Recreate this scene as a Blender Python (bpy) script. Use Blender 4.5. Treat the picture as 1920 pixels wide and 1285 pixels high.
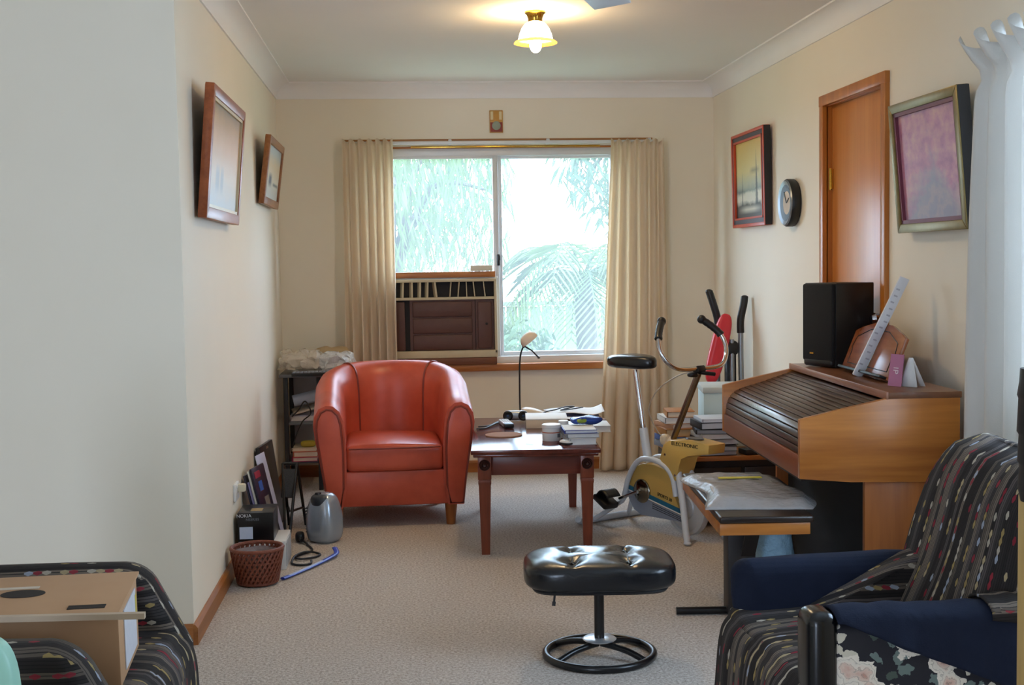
import bpy, bmesh, math, random
from mathutils import Vector, Matrix, Euler
for o in list(bpy.data.objects): bpy.data.objects.remove(o, do_unlink=True)
random.seed(7)
PI = math.pi
SC = bpy.context.scene
COL = SC.collection
# ------------------------------------------------------------------ camera
CAM_H = 1.30
cd = bpy.data.cameras.new('camera'); cd.sensor_fit = 'HORIZONTAL'; cd.sensor_width = 36.0
cd.lens = 2367.2 / 1920 * 36.0; cd.clip_start = .05; cd.clip_end = 200
cam = bpy.data.objects.new('camera', cd); COL.objects.link(cam); SC.camera = cam
_yaw, _pitch, _roll = .0849, .0632, -.0159
_f = Vector((math.sin(_yaw)*math.cos(_pitch), math.cos(_yaw)*math.cos(_pitch), -math.sin(_pitch)))
_r = Vector((math.cos(_yaw), -math.sin(_yaw), 0)); _u = _r.cross(_f)
_r2 = _r*math.cos(_roll) + _u*math.sin(_roll); _u2 = _u*math.cos(_roll) - _r*math.sin(_roll)
_m = Matrix((_r2, _u2, -_f)).transposed().to_4x4(); _m.translation = (0, 0, CAM_H)
cam.matrix_world = _m
# ------------------------------------------------------------------ light
SKY = 13.0
LAMP_W = 52.0
w = bpy.data.worlds.new('sky'); SC.world = w; w.use_nodes = True
w.node_tree.nodes['Background'].inputs[0].default_value = (.67, .82, 1.07, 1)
w.node_tree.nodes['Background'].inputs[1].default_value = SKY
SC.view_settings.view_transform = 'Standard'; SC.view_settings.look = 'None'
SC.view_settings.gamma = 1.0; SC.view_settings.use_curve_mapping = False
SC.view_settings.exposure = 0.17
SC.cycles.use_denoising = True
SC.cycles.max_bounces = 10; SC.cycles.diffuse_bounces = 6; SC.cycles.transparent_max_bounces = 24
SC.cycles.sample_clamp_indirect = 6.0
def portal(loc, rot, sx, sy):
    l = bpy.data.lights.new('window_portal', 'AREA'); l.shape = 'RECTANGLE'; l.size = sx; l.size_y = sy
    l.cycles.is_portal = True
    o = bpy.data.objects.new('window_portal', l); COL.objects.link(o); o.location = loc; o.rotation_euler = rot
# ------------------------------------------------------------------ node helpers
def lin(c):
    if isinstance(c, str):
        c = c.lstrip('#'); c = tuple(int(c[i:i+2], 16) for i in (0, 2, 4))
    f = lambda v: (v/255/12.92) if v/255 <= .04045 else ((v/255+.055)/1.055)**2.4
    return (f(c[0]), f(c[1]), f(c[2]), 1)
class G:
    def __init__(s, nt): s.nt = nt
    def n(s, t, **k):
        nd = s.nt.nodes.new(t)
        for a, b in k.items(): setattr(nd, a, b)
        return nd
    def put(s, sock, v):
        if hasattr(v, 'is_linked') or hasattr(v, 'links'): s.nt.links.new(v, sock)
        else: sock.default_value = v
    def m(s, op, a, b=0.0, c=0.0):
        nd = s.n('ShaderNodeMath', operation=op)
        for i, v in enumerate((a, b, c)): s.put(nd.inputs[i], v)
        return nd.outputs[0]
    def mix(s, f, a, b):
        nd = s.n('ShaderNodeMix', data_type='RGBA'); s.put(nd.inputs[0], f); s.put(nd.inputs[6], a); s.put(nd.inputs[7], b)
        return nd.outputs[2]
    def coord(s, kind='Object'): return s.n('ShaderNodeTexCoord').outputs[kind]
    def sep(s, v): nd = s.n('ShaderNodeSeparateXYZ'); s.put(nd.inputs[0], v); return nd.outputs
    def comb(s, x, y, z): 
        nd = s.n('ShaderNodeCombineXYZ')
        for i, v in enumerate((x, y, z)): s.put(nd.inputs[i], v)
        return nd.outputs[0]
    def map(s, v, sc): nd = s.n('ShaderNodeMapping'); s.put(nd.inputs[0], v); nd.inputs['Scale'].default_value = sc; return nd.outputs[0]
    def noise(s, v, sc, det=3, rough=.55):
        nd = s.n('ShaderNodeTexNoise'); s.put(nd.inputs['Vector'], v); nd.inputs['Scale'].default_value = sc
        nd.inputs['Detail'].default_value = det; nd.inputs['Roughness'].default_value = rough; return nd.outputs['Fac']
    def ramp(s, f, stops, const=False):
        nd = s.n('ShaderNodeValToRGB'); s.put(nd.inputs[0], f); e = nd.color_ramp.elements
        if const: nd.color_ramp.interpolation = 'CONSTANT'
        while len(e) < len(stops): e.new(.5)
        for i, (p, c) in enumerate(stops): e[i].position = p; e[i].color = c if len(c) == 4 else (*c, 1)
        return nd.outputs[0]
    def bump(s, h, st, d=.01):
        nd = s.n('ShaderNodeBump'); s.put(nd.inputs['Height'], h); nd.inputs['Strength'].default_value = st; nd.inputs['Distance'].default_value = d
        return nd.outputs[0]
def newmat(name):
    m = bpy.data.materials.new(name); m.use_nodes = True
    return m, G(m.node_tree), m.node_tree.nodes['Principled BSDF']
MC = {}
def M(name, c, rough=.5, metal=0., c2=None, sc=20., bump=0., bsc=80., spec=None, coat=0., trans=0.):
    if name in MC: return MC[name]
    m, g, b = newmat(name); co = g.coord()
    a = lin(c); d = lin(c2) if c2 else tuple(min(1, v*.86) for v in a[:3]) + (1,)
    g.put(b.inputs['Base Color'], g.mix(g.noise(co, sc), a, d))
    b.inputs['Roughness'].default_value = rough; b.inputs['Metallic'].default_value = metal
    if spec is not None: b.inputs['Specular IOR Level'].default_value = spec
    if coat: b.inputs['Coat Weight'].default_value = coat
    if bump: g.put(b.inputs['Normal'], g.bump(g.noise(co, bsc, 4), bump))
    if trans:
        out = m.node_tree.nodes['Material Output']; t = g.n('ShaderNodeBsdfTranslucent'); t.inputs[0].default_value = a
        mx = g.n('ShaderNodeMixShader'); mx.inputs[0].default_value = trans
        g.nt.links.new(b.outputs[0], mx.inputs[1]); g.nt.links.new(t.outputs[0], mx.inputs[2]); g.nt.links.new(mx.outputs[0], out.inputs[0])
    MC[name] = m; return m
def wood(name, c1, c2, axis=0, sc=14., rough=.35, stretch=.08, bump=.05):
    if name in MC: return MC[name]
    m, g, b = newmat(name); s = [1., 1., 1.]; s[axis] = stretch
    v = g.map(g.coord(), s); n1 = g.noise(v, sc, 5, .6); n2 = g.noise(v, sc*6, 3)
    f = g.m('ADD', g.m('MULTIPLY', n1, .75), g.m('MULTIPLY', n2, .25))
    g.put(b.inputs['Base Color'], g.ramp(f, [(.36, lin(c2)), (.62, lin(c1))])); b.inputs['Roughness'].default_value = rough
    g.put(b.inputs['Normal'], g.bump(n2, bump, .002)); MC[name] = m; return m
# ------------------------------------------------------------------ mesh builder
def smooth(pts, k=6, closed=False):
    P = [Vector(p) for p in pts]; n = len(P); out = []
    rng = range(n if closed else n-1)
    for i in rng:
        if closed: a, b, c, d = P[i-1], P[i], P[(i+1) % n], P[(i+2) % n]
        else: a, b, c, d = P[max(i-1, 0)], P[i], P[i+1], P[min(i+2, n-1)]
        for j in range(k):
            t = j/k
            out.append(.5*((2*b)+(c-a)*t+(2*a-5*b+4*c-d)*t*t+(3*b-a-3*c+d)*t**3))
    if not closed: out.append(P[-1])
    return out
class MB:
    def __init__(s): s.b = bmesh.new()
    def faces(s, V, F):
        vs = [s.b.verts.new(v) for v in V]
        for f in F:
            try: s.b.faces.new([vs[i] for i in f])
            except ValueError: pass
        return s
    def box(s, c, d, r=(0, 0, 0), bev=0., seg=2):
        mt = Matrix.Translation(c) @ Euler(r).to_matrix().to_4x4() @ Matrix.Diagonal((*d, 1))
        g = bmesh.ops.create_cube(s.b, size=1, matrix=mt)
        if bev:
            es = list({e for v in g['verts'] for e in v.link_edges})
            bmesh.ops.bevel(s.b, geom=es, offset=bev, segments=seg, profile=.5, affect='EDGES')
        return s
    def ring(s, c, t, r, n, ref=None):
        t = Vector(t).normalized(); a = ref if ref else (Vector((0, 0, 1)) if abs(t.z) < .9 else Vector((1, 0, 0)))
        x = (a - t*a.dot(t)).normalized(); y = t.cross(x)
        return [Vector(c)+x*r*math.cos(2*PI*i/n)+y*r*math.sin(2*PI*i/n) for i in range(n)], x
    def loft(s, rings, cap=True, closed=False):
        n = len(rings[0]); V = [p for r in rings for p in r]; F = []; R = len(rings)
        for i in range(R if closed else R-1):
            k = (i+1) % R
            for j in range(n): F.append((i*n+j, i*n+(j+1) % n, k*n+(j+1) % n, k*n+j))
        if cap and not closed: F.append(tuple(range(n))[::-1]); F.append(tuple((R-1)*n+j for j in range(n)))
        return s.faces(V, F)
    def cyl(s, p0, p1, r0, r1=None, n=16):
        r1 = r0 if r1 is None else r1; t = Vector(p1)-Vector(p0)
        return s.loft([s.ring(p0, t, r0, n)[0], s.ring(p1, t, r1, n)[0]])
    def tube(s, pts, r, n=8, closed=False, flat=1.):
        P = [Vector(p) for p in pts]; rings = []; ref = None; L = len(P)
        for i, p in enumerate(P):
            t = (P[(i+1) % L]-P[i-1]) if closed else (P[min(i+1, L-1)]-P[max(i-1, 0)])
            if t.length < 1e-9: t = Vector((0, 0, 1))
            rr = r[i] if isinstance(r, (list, tuple)) else r
            q, ref = s.ring(p, t, rr, n, ref)
            if flat != 1.: q = [Vector((v.x, v.y, p.z+(v.z-p.z)*flat)) for v in q]
            rings.append(q)
        return s.loft(rings, closed=closed)
    def lathe(s, prof, c=(0, 0, 0), n=28, axis='z', wob=None):
        V = []; F = []; k = len(prof)
        for i in range(n):
            a = 2*PI*i/n
            for (r, z) in prof:
                rr = r*(wob(a, z) if wob else 1)
                p = (rr*math.cos(a), rr*math.sin(a), z)
                if axis == 'y': p = (p[0], z, p[1])
                if axis == 'x': p = (z, p[0], p[1])
                V.append(Vector(p)+Vector(c))
        for i in range(n):
            j = (i+1) % n
            for q in range(k-1): F.append((i*k+q, j*k+q, j*k+q+1, i*k+q+1))
        s.faces(V, F); bmesh.ops.remove_doubles(s.b, verts=s.b.verts[:], dist=1e-6); return s
    def prism(s, poly, axis, a, b, bev=0.):
        def P(p, h): return {'x': (h, p[0], p[1]), 'y': (p[0], h, p[1]), 'z': (p[0], p[1], h)}[axis]
        n = len(poly); V = [P(p, a) for p in poly]+[P(p, b) for p in poly]
        k = len(s.b.verts)
        F = [tuple(range(n))[::-1], tuple(range(n, 2*n))]+[(i, (i+1) % n, n+(i+1) % n, n+i) for i in range(n)]
        s.faces(V, F)
        if bev:
            s.b.verts.ensure_lookup_table(); vs = s.b.verts[k:]; es = [e for e in {e for v in vs for e in v.link_edges}]
            bmesh.ops.bevel(s.b, geom=es, offset=bev, segments=2, profile=.5, affect='EDGES')
        return s
    def sell(s, c, d, e1=.5, e2=.5, nu=32, nv=16, rot=(0, 0, 0)):
        sp = lambda x, e: math.copysign(abs(x)**e, x)
        R = Euler(rot).to_matrix(); V = []; F = []
        for i in range(nv+1):
            ph = -PI/2+PI*i/nv
            for j in range(nu):
                th = 2*PI*j/nu
                p = Vector((d[0]*sp(math.cos(ph), e1)*sp(math.cos(th), e2), d[1]*sp(math.cos(ph), e1)*sp(math.sin(th), e2), d[2]*sp(math.sin(ph), e1)))
                V.append(R @ p+Vector(c))
        for i in range(nv):
            for j in range(nu): F.append((i*nu+j, i*nu+(j+1) % nu, (i+1)*nu+(j+1) % nu, (i+1)*nu+j))
        s.faces(V, F); bmesh.ops.remove_doubles(s.b, verts=s.b.verts[:], dist=1e-5); return s
    def grid(s, fn, nu, nv):
        V = [fn(i/nu, j/nv) for j in range(nv+1) for i in range(nu+1)]
        F = [(j*(nu+1)+i, j*(nu+1)+i+1, (j+1)*(nu+1)+i+1, (j+1)*(nu+1)+i) for j in range(nv) for i in range(nu)]
        return s.faces(V, F)
    def deform(s, fn):
        for v in s.b.verts: v.co = fn(v.co.copy())
        return s
    def subdiv(s, k=1):
        bmesh.ops.subdivide_edges(s.b, edges=s.b.edges[:], cuts=k, use_grid_fill=True); return s
    def out(s, name, mat, parent=None, uv=None, ang=38, solid=0., label=None, recalc=True):
        if recalc: bmesh.ops.recalc_face_normals(s.b, faces=s.b.faces[:])
        if uv:
            L = s.b.loops.layers.uv.new('uv'); s.b.normal_update()
            for f in s.b.faces:
                for l in f.loops: l[L].uv = uv(l.vert.co, f.normal)
        me = bpy.data.meshes.new(name); s.b.to_mesh(me); s.b.free()
        me.materials.append(mat); me.shade_smooth(); me.set_sharp_from_angle(angle=math.radians(ang))
        o = bpy.data.objects.new(name, me); COL.objects.link(o)
        if parent: o.parent = parent
        if solid: md = o.modifiers.new('thickness', 'SOLIDIFY'); md.thickness = solid; md.offset = 0
        if label: o['label'] = label
        return o
def tag(o, label, cat, group=None):
    o['label'] = label; o['category'] = cat
    if group: o['group'] = group
    return o
def thing(name, label, cat, loc=(0, 0, 0), rz=0., group=None, rot=None):
    o = bpy.data.objects.new(name, None); COL.objects.link(o); o.location = loc; o.rotation_euler = rot or (0, 0, rz)
    o.empty_display_size = .1
    return tag(o, label, cat, group)
def struct(o): o['kind'] = 'structure'; return o
def sroot(name, loc=(0, 0, 0)):
    o = bpy.data.objects.new(name, None); COL.objects.link(o); o.location = loc; return struct(o)
def put(o, loc, rz=0., rot=None): o.location = loc; o.rotation_euler = rot or (0, 0, rz); return o
def text(s, size, mat, parent, loc, rot, name='lettering', ext=.0006, sx=1.):
    cu = bpy.data.curves.new('t', 'FONT'); cu.body = s; cu.size = size; cu.extrude = ext; cu.align_x = 'CENTER'; cu.align_y = 'CENTER'
    t = bpy.data.objects.new('t', cu); COL.objects.link(t); bpy.context.view_layer.update()
    me = bpy.data.meshes.new_from_object(t); bpy.data.objects.remove(t, do_unlink=True); bpy.data.curves.remove(cu)
    me.materials.clear(); me.materials.append(mat); me.name = name
    o = bpy.data.objects.new(name, me); COL.objects.link(o); o.parent = parent; o.location = loc; o.rotation_euler = rot; o.scale = (sx, 1, 1)
    return o
# ------------------------------------------------------------------ materials
def wallmat():
    m, g, b = newmat('cream wall paint'); co = g.coord()
    g.put(b.inputs['Base Color'], g.mix(g.noise(co, 3., 2), lin('#efe6d4'), lin('#ebe1cd'))); b.inputs['Roughness'].default_value = .62
    g.put(b.inputs['Normal'], g.bump(g.noise(co, 260., 3), .05, .002)); return m
WALL = wallmat()
CEIL = M('white ceiling paint', '#eeece8', .8, c2='#eae8e4', sc=3)
CORN = M('white cornice paint', '#f2f0ee', .6, c2='#eeecea', sc=4)
def carpetmat():
    m, g, b = newmat('beige flecked carpet'); co = g.coord()
    n1 = g.noise(co, 105., 3, .75); n2 = g.noise(co, 38., 3, .6); n3 = g.noise(co, 1.6, 2)
    c = g.ramp(n1, [(.34, lin('#8e8278')), (.5, lin('#c6bcb2')), (.64, lin('#e6deD6'))])
    c = g.mix(g.m('MULTIPLY', n2, .4), c, lin('#b8aa9e')); c = g.mix(g.m('MULTIPLY', n3, .22), c, lin('#b8a594'))  # broad brown patches put warm lamp light into the carpet colour
    g.put(b.inputs['Base Color'], c); b.inputs['Roughness'].default_value = .95; b.inputs['Specular IOR Level'].default_value = .1
    g.put(b.inputs['Normal'], g.bump(g.m('ADD', n1, n2), .55, .012)); return m
CARPET = carpetmat()
SKIRT = wood('stained timber skirting', '#b5733c', '#8e5426', 1, 10, .4)
SKIRTX = wood('stained timber skirting across', '#b5733c', '#8e5426', 0, 10, .4)
DOORW = wood('honey timber door', '#d28c48', '#c27836', 2, 9, .3, .05)
DOORF = wood('honey timber door frame', '#c47a30', '#a86224', 2, 12, .3, .05)
ALU = M('white aluminium', '#e2e4e6', .35, .1, sc=5)
BLACK = M('black plastic', '#141416', .42, sc=30)
BLACKM = M('black enamel metal', '#101012', .3, sc=30)
CHROME = M('chrome', '#d4d4d6', .14, 1., c2='#c4c4c8', sc=12)
WHITEP = M('white plastic', '#eeeeec', .4, sc=10)
PAPER = M('white paper', '#f2f2f0', .75, c2='#e6e6e6', sc=14)
BRASS = M('polished brass', '#c9a04a', .2, 1., c2='#a87e30', sc=15)
# ------------------------------------------------------------------ room shell
XL, XR, YB, YC, H = -.747, 1.947, 7.806, 4.374, 2.4
XW, YR = -4.6, -2.6
def Lpoly(): return [(XW, YR), (XR+.12, YR), (XR+.12, YB+.12), (XL-.1, YB+.12), (XL-.1, YC+.1), (XW, YC+.1)]
struct(MB().prism(Lpoly(), 'z', -.12, 0).out('floor', CARPET))
struct(MB().prism(Lpoly(), 'z', H, H+.12).out('ceiling', CEIL))
def wallx(name, y0, y1, xa, xb, op=None):          # wall spanning X, optional opening (x0,x1,z0,z1)
    m = MB(); yc = (y0+y1)/2; d = y1-y0
    if not op: m.box(((xa+xb)/2, yc, H/2), (xb-xa, d, H))
    else:
        a, b, c, e = op
        m.box(((xa+a)/2, yc, H/2), (a-xa, d, H)); m.box(((b+xb)/2, yc, H/2), (xb-b, d, H))
        if c > 0: m.box(((a+b)/2, yc, c/2), (b-a, d, c))
        m.box(((a+b)/2, yc, (e+H)/2), (b-a, d, H-e))
    return struct(m.out(name, WALL))
WX0, WX1, WZ0, WZ1 = -.12, 1.335, .675, 2.015
wallx('wall_back', YB, YB+.12, XL-.1, XR+.12, (WX0, WX1, WZ0, WZ1))
wallx('wall_front', YC, YC+.1, XW, XL, None)
wallx('wall_rear', YR-.1, YR, XW, XR+.12, (-2.9, -1.8, .05, 2.1))
struct(MB().box((XL-.05, (YC+YB)/2+.05, H/2), (.1, YB-YC-.1, H)).out('wall_left', WALL))
DY0, DY1, DZ = 4.975, 5.700, 2.0
RY0, RY1, RZ0, RZ1 = 2.3, 3.72, .75, 1.95
m = MB(); xc = XR+.06
for (ya, yb, za, zb) in [(YR, RY0, 0, H), (RY0, RY1, 0, RZ0), (RY0, RY1, RZ1, H), (RY1, DY0, 0, H), (DY0, DY1, DZ, H), (DY1, YB, 0, H)]:
    m.box((xc, (ya+yb)/2, (za+zb)/2), (.12, yb-ya, zb-za))
struct(m.out('wall_right', WALL))
struct(MB().box((XW-.05, (YR+YC)/2, H/2), (.1, YC-YR, H)).out('wall_far_left', WALL))
portal(((WX0+WX1)/2, YB+.11, (WZ0+WZ1)/2), (-PI/2, 0, 0), WX1-WX0, WZ1-WZ0)
portal((-2.35, YR-.05, 1.08), (PI/2, 0, 0), 1.1, 2.05)
portal((XR+.1, (RY0+RY1)/2, (RZ0+RZ1)/2), (0, PI/2, 0), RZ1-RZ0, RY1-RY0)
# cornices: concave cove with a small lip at each edge
def cove(k=.092):
    p = [(0, 0), (0, -k), (.008, -k), (.008, -k+.008)]
    for i in range(9):
        a = PI/2*i/8; r = k-.016
        p.append((.008+r*(1-math.cos(a)), -k+.008+r*math.sin(a)))
    p += [(k, -.008), (k, 0)]
    return p
CV = cove()
struct(MB().prism([(XL+x, H+z) for x, z in CV], 'y', YC, YB).out('trim_1', CORN, ang=25))
struct(MB().prism([(YB-x, H+z) for x, z in CV], 'x', XL, XR).out('trim_2', CORN, ang=25))
struct(MB().prism([(XR-x, H+z) for x, z in CV], 'y', YR, YB).out('trim_3', CORN, ang=25))
struct(MB().prism([(YC-x, H+z) for x, z in CV], 'x', XW, XL).out('trim_4', CORN, ang=25))
def skirt(name, axis, a, b, pos, sgn, mt):
    t = .016; h = .072; prof = [(pos, 0), (pos+sgn*t, 0), (pos+sgn*t, h-.012), (pos+sgn*t*.4, h), (pos, h)]
    return struct(MB().prism(prof, axis, a, b).out(name, mt))
skirt('baseboard_left', 'y', YC-.016, YB, XL, 1, SKIRT)
skirt('baseboard_back', 'x', XL, XR, YB, -1, SKIRTX)
skirt('baseboard_right', 'y', DY1+.04, YB, XR, -1, SKIRT)
skirt('baseboard_front', 'x', XW, XL, YC, -1, SKIRTX)
# ------------------------------------------------------------------ window in the back wall
def glass():
    m, g, b = newmat('window glass'); nt = m.node_tree; out = nt.nodes['Material Output']
    t = g.n('ShaderNodeBsdfTransparent'); t.inputs[0].default_value = (.93, .97, .97, 1)
    gl = g.n('ShaderNodeBsdfGlossy'); gl.inputs['Roughness'].default_value = .02
    tr = g.n('ShaderNodeBsdfTranslucent'); g.put(tr.inputs[0], g.mix(g.noise(g.coord(), 6), (.9, .97, .97, 1), (.8, .9, .9, 1)))  # translucent share lays a pale veil over the view, imitating glare
    a = g.n('ShaderNodeMixShader'); a.inputs[0].default_value = .04; nt.links.new(t.outputs[0], a.inputs[1]); nt.links.new(gl.outputs[0], a.inputs[2])
    c = g.n('ShaderNodeMixShader'); c.inputs[0].default_value = .058; nt.links.new(a.outputs[0], c.inputs[1]); nt.links.new(tr.outputs[0], c.inputs[2])
    nt.links.new(c.outputs[0], out.inputs[0]); return m
GLASS = glass()
win = sroot('window_1')
SILLW = wood('window timber', '#b9763a', '#8f5224', 0, 12, .35)
fy = YB+.045
fr = MB()
fr.box(((WX0+WX1)/2, fy, 1.985), (WX1-WX0, .07, .05), bev=.004); fr.box(((WX0+WX1)/2, fy, .697), (WX1-WX0, .07, .045), bev=.004)
fr.box((WX0+.02, fy, 1.345), (.04, .07, 1.33), bev=.004); fr.box((WX1-.02, fy, 1.345), (.04, .07, 1.33), bev=.004)
fr.out('frame', ALU, win)
sa = MB().box((.577, fy-.015, 1.34), (.034, .03, 1.245), bev=.004).box((.606, fy+.012, 1.34), (.024, .03, 1.245), bev=.004).box((.955, fy+.012, .732), (.68, .03, .026), bev=.003).box((.955, fy+.012, 1.953), (.68, .03, .02), bev=.003).box((.23, fy-.015, 1.953), (.68, .03, .02), bev=.003)
sa.out('mullion', ALU, win)
MB().box((.955, fy+.014, 1.345), (.69, .004, 1.22)).out('pane', GLASS, win)
MB().box((.235, fy-.012, 1.6), (.67, .004, .70)).out('pane', GLASS, win)
MB().box((.588, fy-.042, 1.318), (.018, .03, .07), bev=.004).box((.594, fy-.058, 1.33), (.01, .016, .03), bev=.002).out('latch', BLACK, win, label='small black sliding window latch')
MB().box(((WX0+WX1)/2, YB-.012, .655), (WX1-WX0+.06, .085, .044), bev=.005).out('sill', SILLW, win, label='orange brown timber window sill')
MB().box(((WX0+WX1)/2, YB+.012, 2.011), (WX1-WX0, .03, .012), bev=.002).out('head_reveal', SILLW, win)
MB().box((.215, YB-.005, 1.232), (.70, .06, .036), bev=.003).out('transom', SILLW, win, label='orange timber board above the air conditioner')
MB().box((.215, YB-.02, .699), (.70, .10, .043), bev=.003).out('support_board', wood('dark stained board', '#7a4626', '#5a3018', 0, 12, .45), win)
MB().box((.23, YB+.012, 1.212), (.70, .05, .016), bev=.003).out('seal_strip', WHITEP, win, label='white seal strip over the air conditioner')
# window in the right wall, mostly out of frame beside the curtain
w2 = sroot('window_2'); fx = XR+.06
f2 = MB()
for z in (RZ0+.02, RZ1-.02): f2.box((fx, (RY0+RY1)/2, z), (.06, RY1-RY0, .04), bev=.004)
for y in (RY0+.02, (RY0+RY1)/2, RY1-.02): f2.box((fx, y, (RZ0+RZ1)/2), (.06, .04, RZ1-RZ0), bev=.004)
f2.out('frame', ALU, w2)
for k in (0, 1):
    MB().box((fx, RY0+(RY1-RY0)*(.25+.5*k), (RZ0+RZ1)/2), (.004, (RY1-RY0)/2-.05, RZ1-RZ0-.07)).out('pane', GLASS, w2)
# ------------------------------------------------------------------ door in the right wall
dr = sroot('door_1')
MB().box((XR+.045, (DY0+DY1)/2, DZ/2-.004), (.036, DY1-DY0-.012, DZ-.012), bev=.002).out('door_leaf', DOORW, dr)
df = MB()
for y, s in ((DY0, -1), (DY1, 1)):
    df.box((XR-.006, y+s*.014, 1.01), (.028, .048, 2.02), bev=.003); df.box((XR+.06, y-s*.004, 1.), (.118, .012, 2.0))
df.box((XR-.0075, (DY0+DY1)/2, DZ+.0165), (.029, DY1-DY0+.079, .049), bev=.003); df.box((XR+.06, (DY0+DY1)/2, DZ-.004), (.118, DY1-DY0, .012))
df.out('door_frame', DOORF, dr)
for z in (1.66, .25):
    MB().box((XR+.022, DY1-.014, z), (.008, .03, .09)).cyl((XR+.016, DY1-.01, z-.05), (XR+.016, DY1-.01, z+.05), .006, n=10).out('hinge', BRASS, dr)
MB().box((XR+.021, DY0+.06, 1.135), (.012, .035, .085), bev=.005).out('lock_plate', WHITEP, dr, label='white lock plate above the knob')
MB().lathe([(0, -.062), (.018, -.06), (.026, -.045), (.022, -.028), (.01, -.02), (.01, -.004), (.028, 0), (.028, .004), (0, .004)], (XR+.022, DY0+.06, 1.045), 20, 'x').out('knob', CHROME, dr, label='chrome door knob')
# ------------------------------------------------------------------ outside: garden seen through the window
LEAF = M('pale green leaf', '#62703c', .6, c2='#425a30', sc=1.2, trans=.35)
LEAF2 = M('blue green leaf', '#506440', .6, c2='#3a5238', sc=1.2, trans=.35)
BARK = M('grey bark', '#5c5048', .9, c2='#42382f', sc=8, bump=.4, bsc=20)
GRASS = M('lawn', '#5f7048', .95, c2='#4c603c', sc=6, bump=.4, bsc=60)
struct(MB().box((1, 26, -.75), (70, 36, .3)).out('lawn', GRASS))
FENCE = M('weathered pale fence', '#7c8274', .8, c2='#6a7264', sc=3, bump=.2, bsc=30)
fc = thing('paling_fence', 'weathered pale green paling fence beyond the window', 'fence', (0, 13.2, -.6))
pal = None
for i in range(56):
    x = -2.5+i*.125
    if pal is None: pal = MB().box((0, 0, .72), (.112, .018, 1.44), bev=.004).out('paling', FENCE, fc); pal.location = (x, 0, 0)
    else:
        o = pal.copy(); COL.objects.link(o); o.parent = fc; o.location = (x, random.uniform(-.006, .006), random.uniform(-.012, .012))
for z in (.35, 1.12): MB().box((.95, .04, z), (7.0, .05, .08)).out('rail', FENCE, fc)
MB().box((.95, -.03, 1.47), (7.0, .09, .045), bev=.004).out('capping', FENCE, fc)
def blob_tree(name, label, loc, trunk, crown, n, lw, ll, mat, droop, seed):
    rnd = random.Random(seed); t = thing(name, label, 'tree', loc, group='garden trees')
    tr = MB(); tr.tube(smooth([(0, 0, 0), (.06, .02, trunk*.5), (-.03, 0, trunk)], 5), [.11-.006*i for i in range(11)], 8)
    for k in range(7):
        a = rnd.uniform(0, 2*PI); r = rnd.uniform(.5, .85); z1 = trunk+rnd.uniform(-.2, crown[2]*.9)
        tr.tube(smooth([(0, 0, trunk*.75), (math.cos(a)*r*crown[0]*.4, math.sin(a)*r*crown[1]*.4, (trunk+z1)/2+.2), (math.cos(a)*r*crown[0], math.sin(a)*r*crown[1], z1)], 4), [.045-.004*i for i in range(9)], 6)
    tr.out('trunk', BARK, t)
    V = []; F = []
    for i in range(n):
        while True:
            p = Vector((rnd.uniform(-1, 1), rnd.uniform(-1, 1), rnd.uniform(-1, 1)))
            if p.length < 1: break
        c = Vector((p.x*crown[0], p.y*crown[1], trunk+p.z*crown[2]+crown[2]*.25))
        a = rnd.uniform(0, 2*PI); d = Vector((math.cos(a)*(1-droop), math.sin(a)*(1-droop), -droop+rnd.uniform(-.35, .35))).normalized()
        q = d.cross(Vector((rnd.uniform(-1, 1), rnd.uniform(-1, 1), rnd.uniform(-1, 1)))).normalized()
        L = ll*rnd.uniform(.6, 1.3); W_ = lw*rnd.uniform(.7, 1.2); k = len(V)
        V += [c, c+d*L*.45+q*W_, c+d*L+Vector((0, 0, -L*.15)), c+d*L*.45-q*W_]; F.append((k, k+1, k+2, k+3))
    fo = MB().faces(V, F).out('foliage', mat, t, recalc=False); fo['kind'] = 'stuff'
    return t
blob_tree('weeping_tree', 'feathery weeping tree filling the left window pane', (-.1, 11.6, -.6), 2.2, (1.15, .9, 1.25), 3600, .012, .24, LEAF, .75, 1)
blob_tree('weeping_tree', 'tall loose tree at the upper right of the window', (2.35, 12.2, -.6), 2.9, (.95, .8, .95), 2400, .02, .2, LEAF2, .55, 2)
blob_tree('garden_shrub', 'bushy shrub low behind the mullion in the garden', (1.0, 11.0, -.6), .75, (.42, .4, .55), 900, .018, .16, LEAF2, .3, 3)
blob_tree('background_tree', 'big pale tree far behind the garden fence', (-1.2, 16.5, -.6), 3.0, (2.6, 1.2, 2.0), 3200, .03, .34, LEAF2, .6, 5)
pm = thing('palm_tree', 'fan fronded palm standing in front of the fence', 'tree', (1.62, 11.4, -.6), group='garden trees')
MB().tube(smooth([(0, 0, 0), (.05, 0, .8), (0, 0, 1.75)], 6), [.13-.004*i for i in range(13)], 10).out('trunk', BARK, pm)
rnd = random.Random(4)
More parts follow.
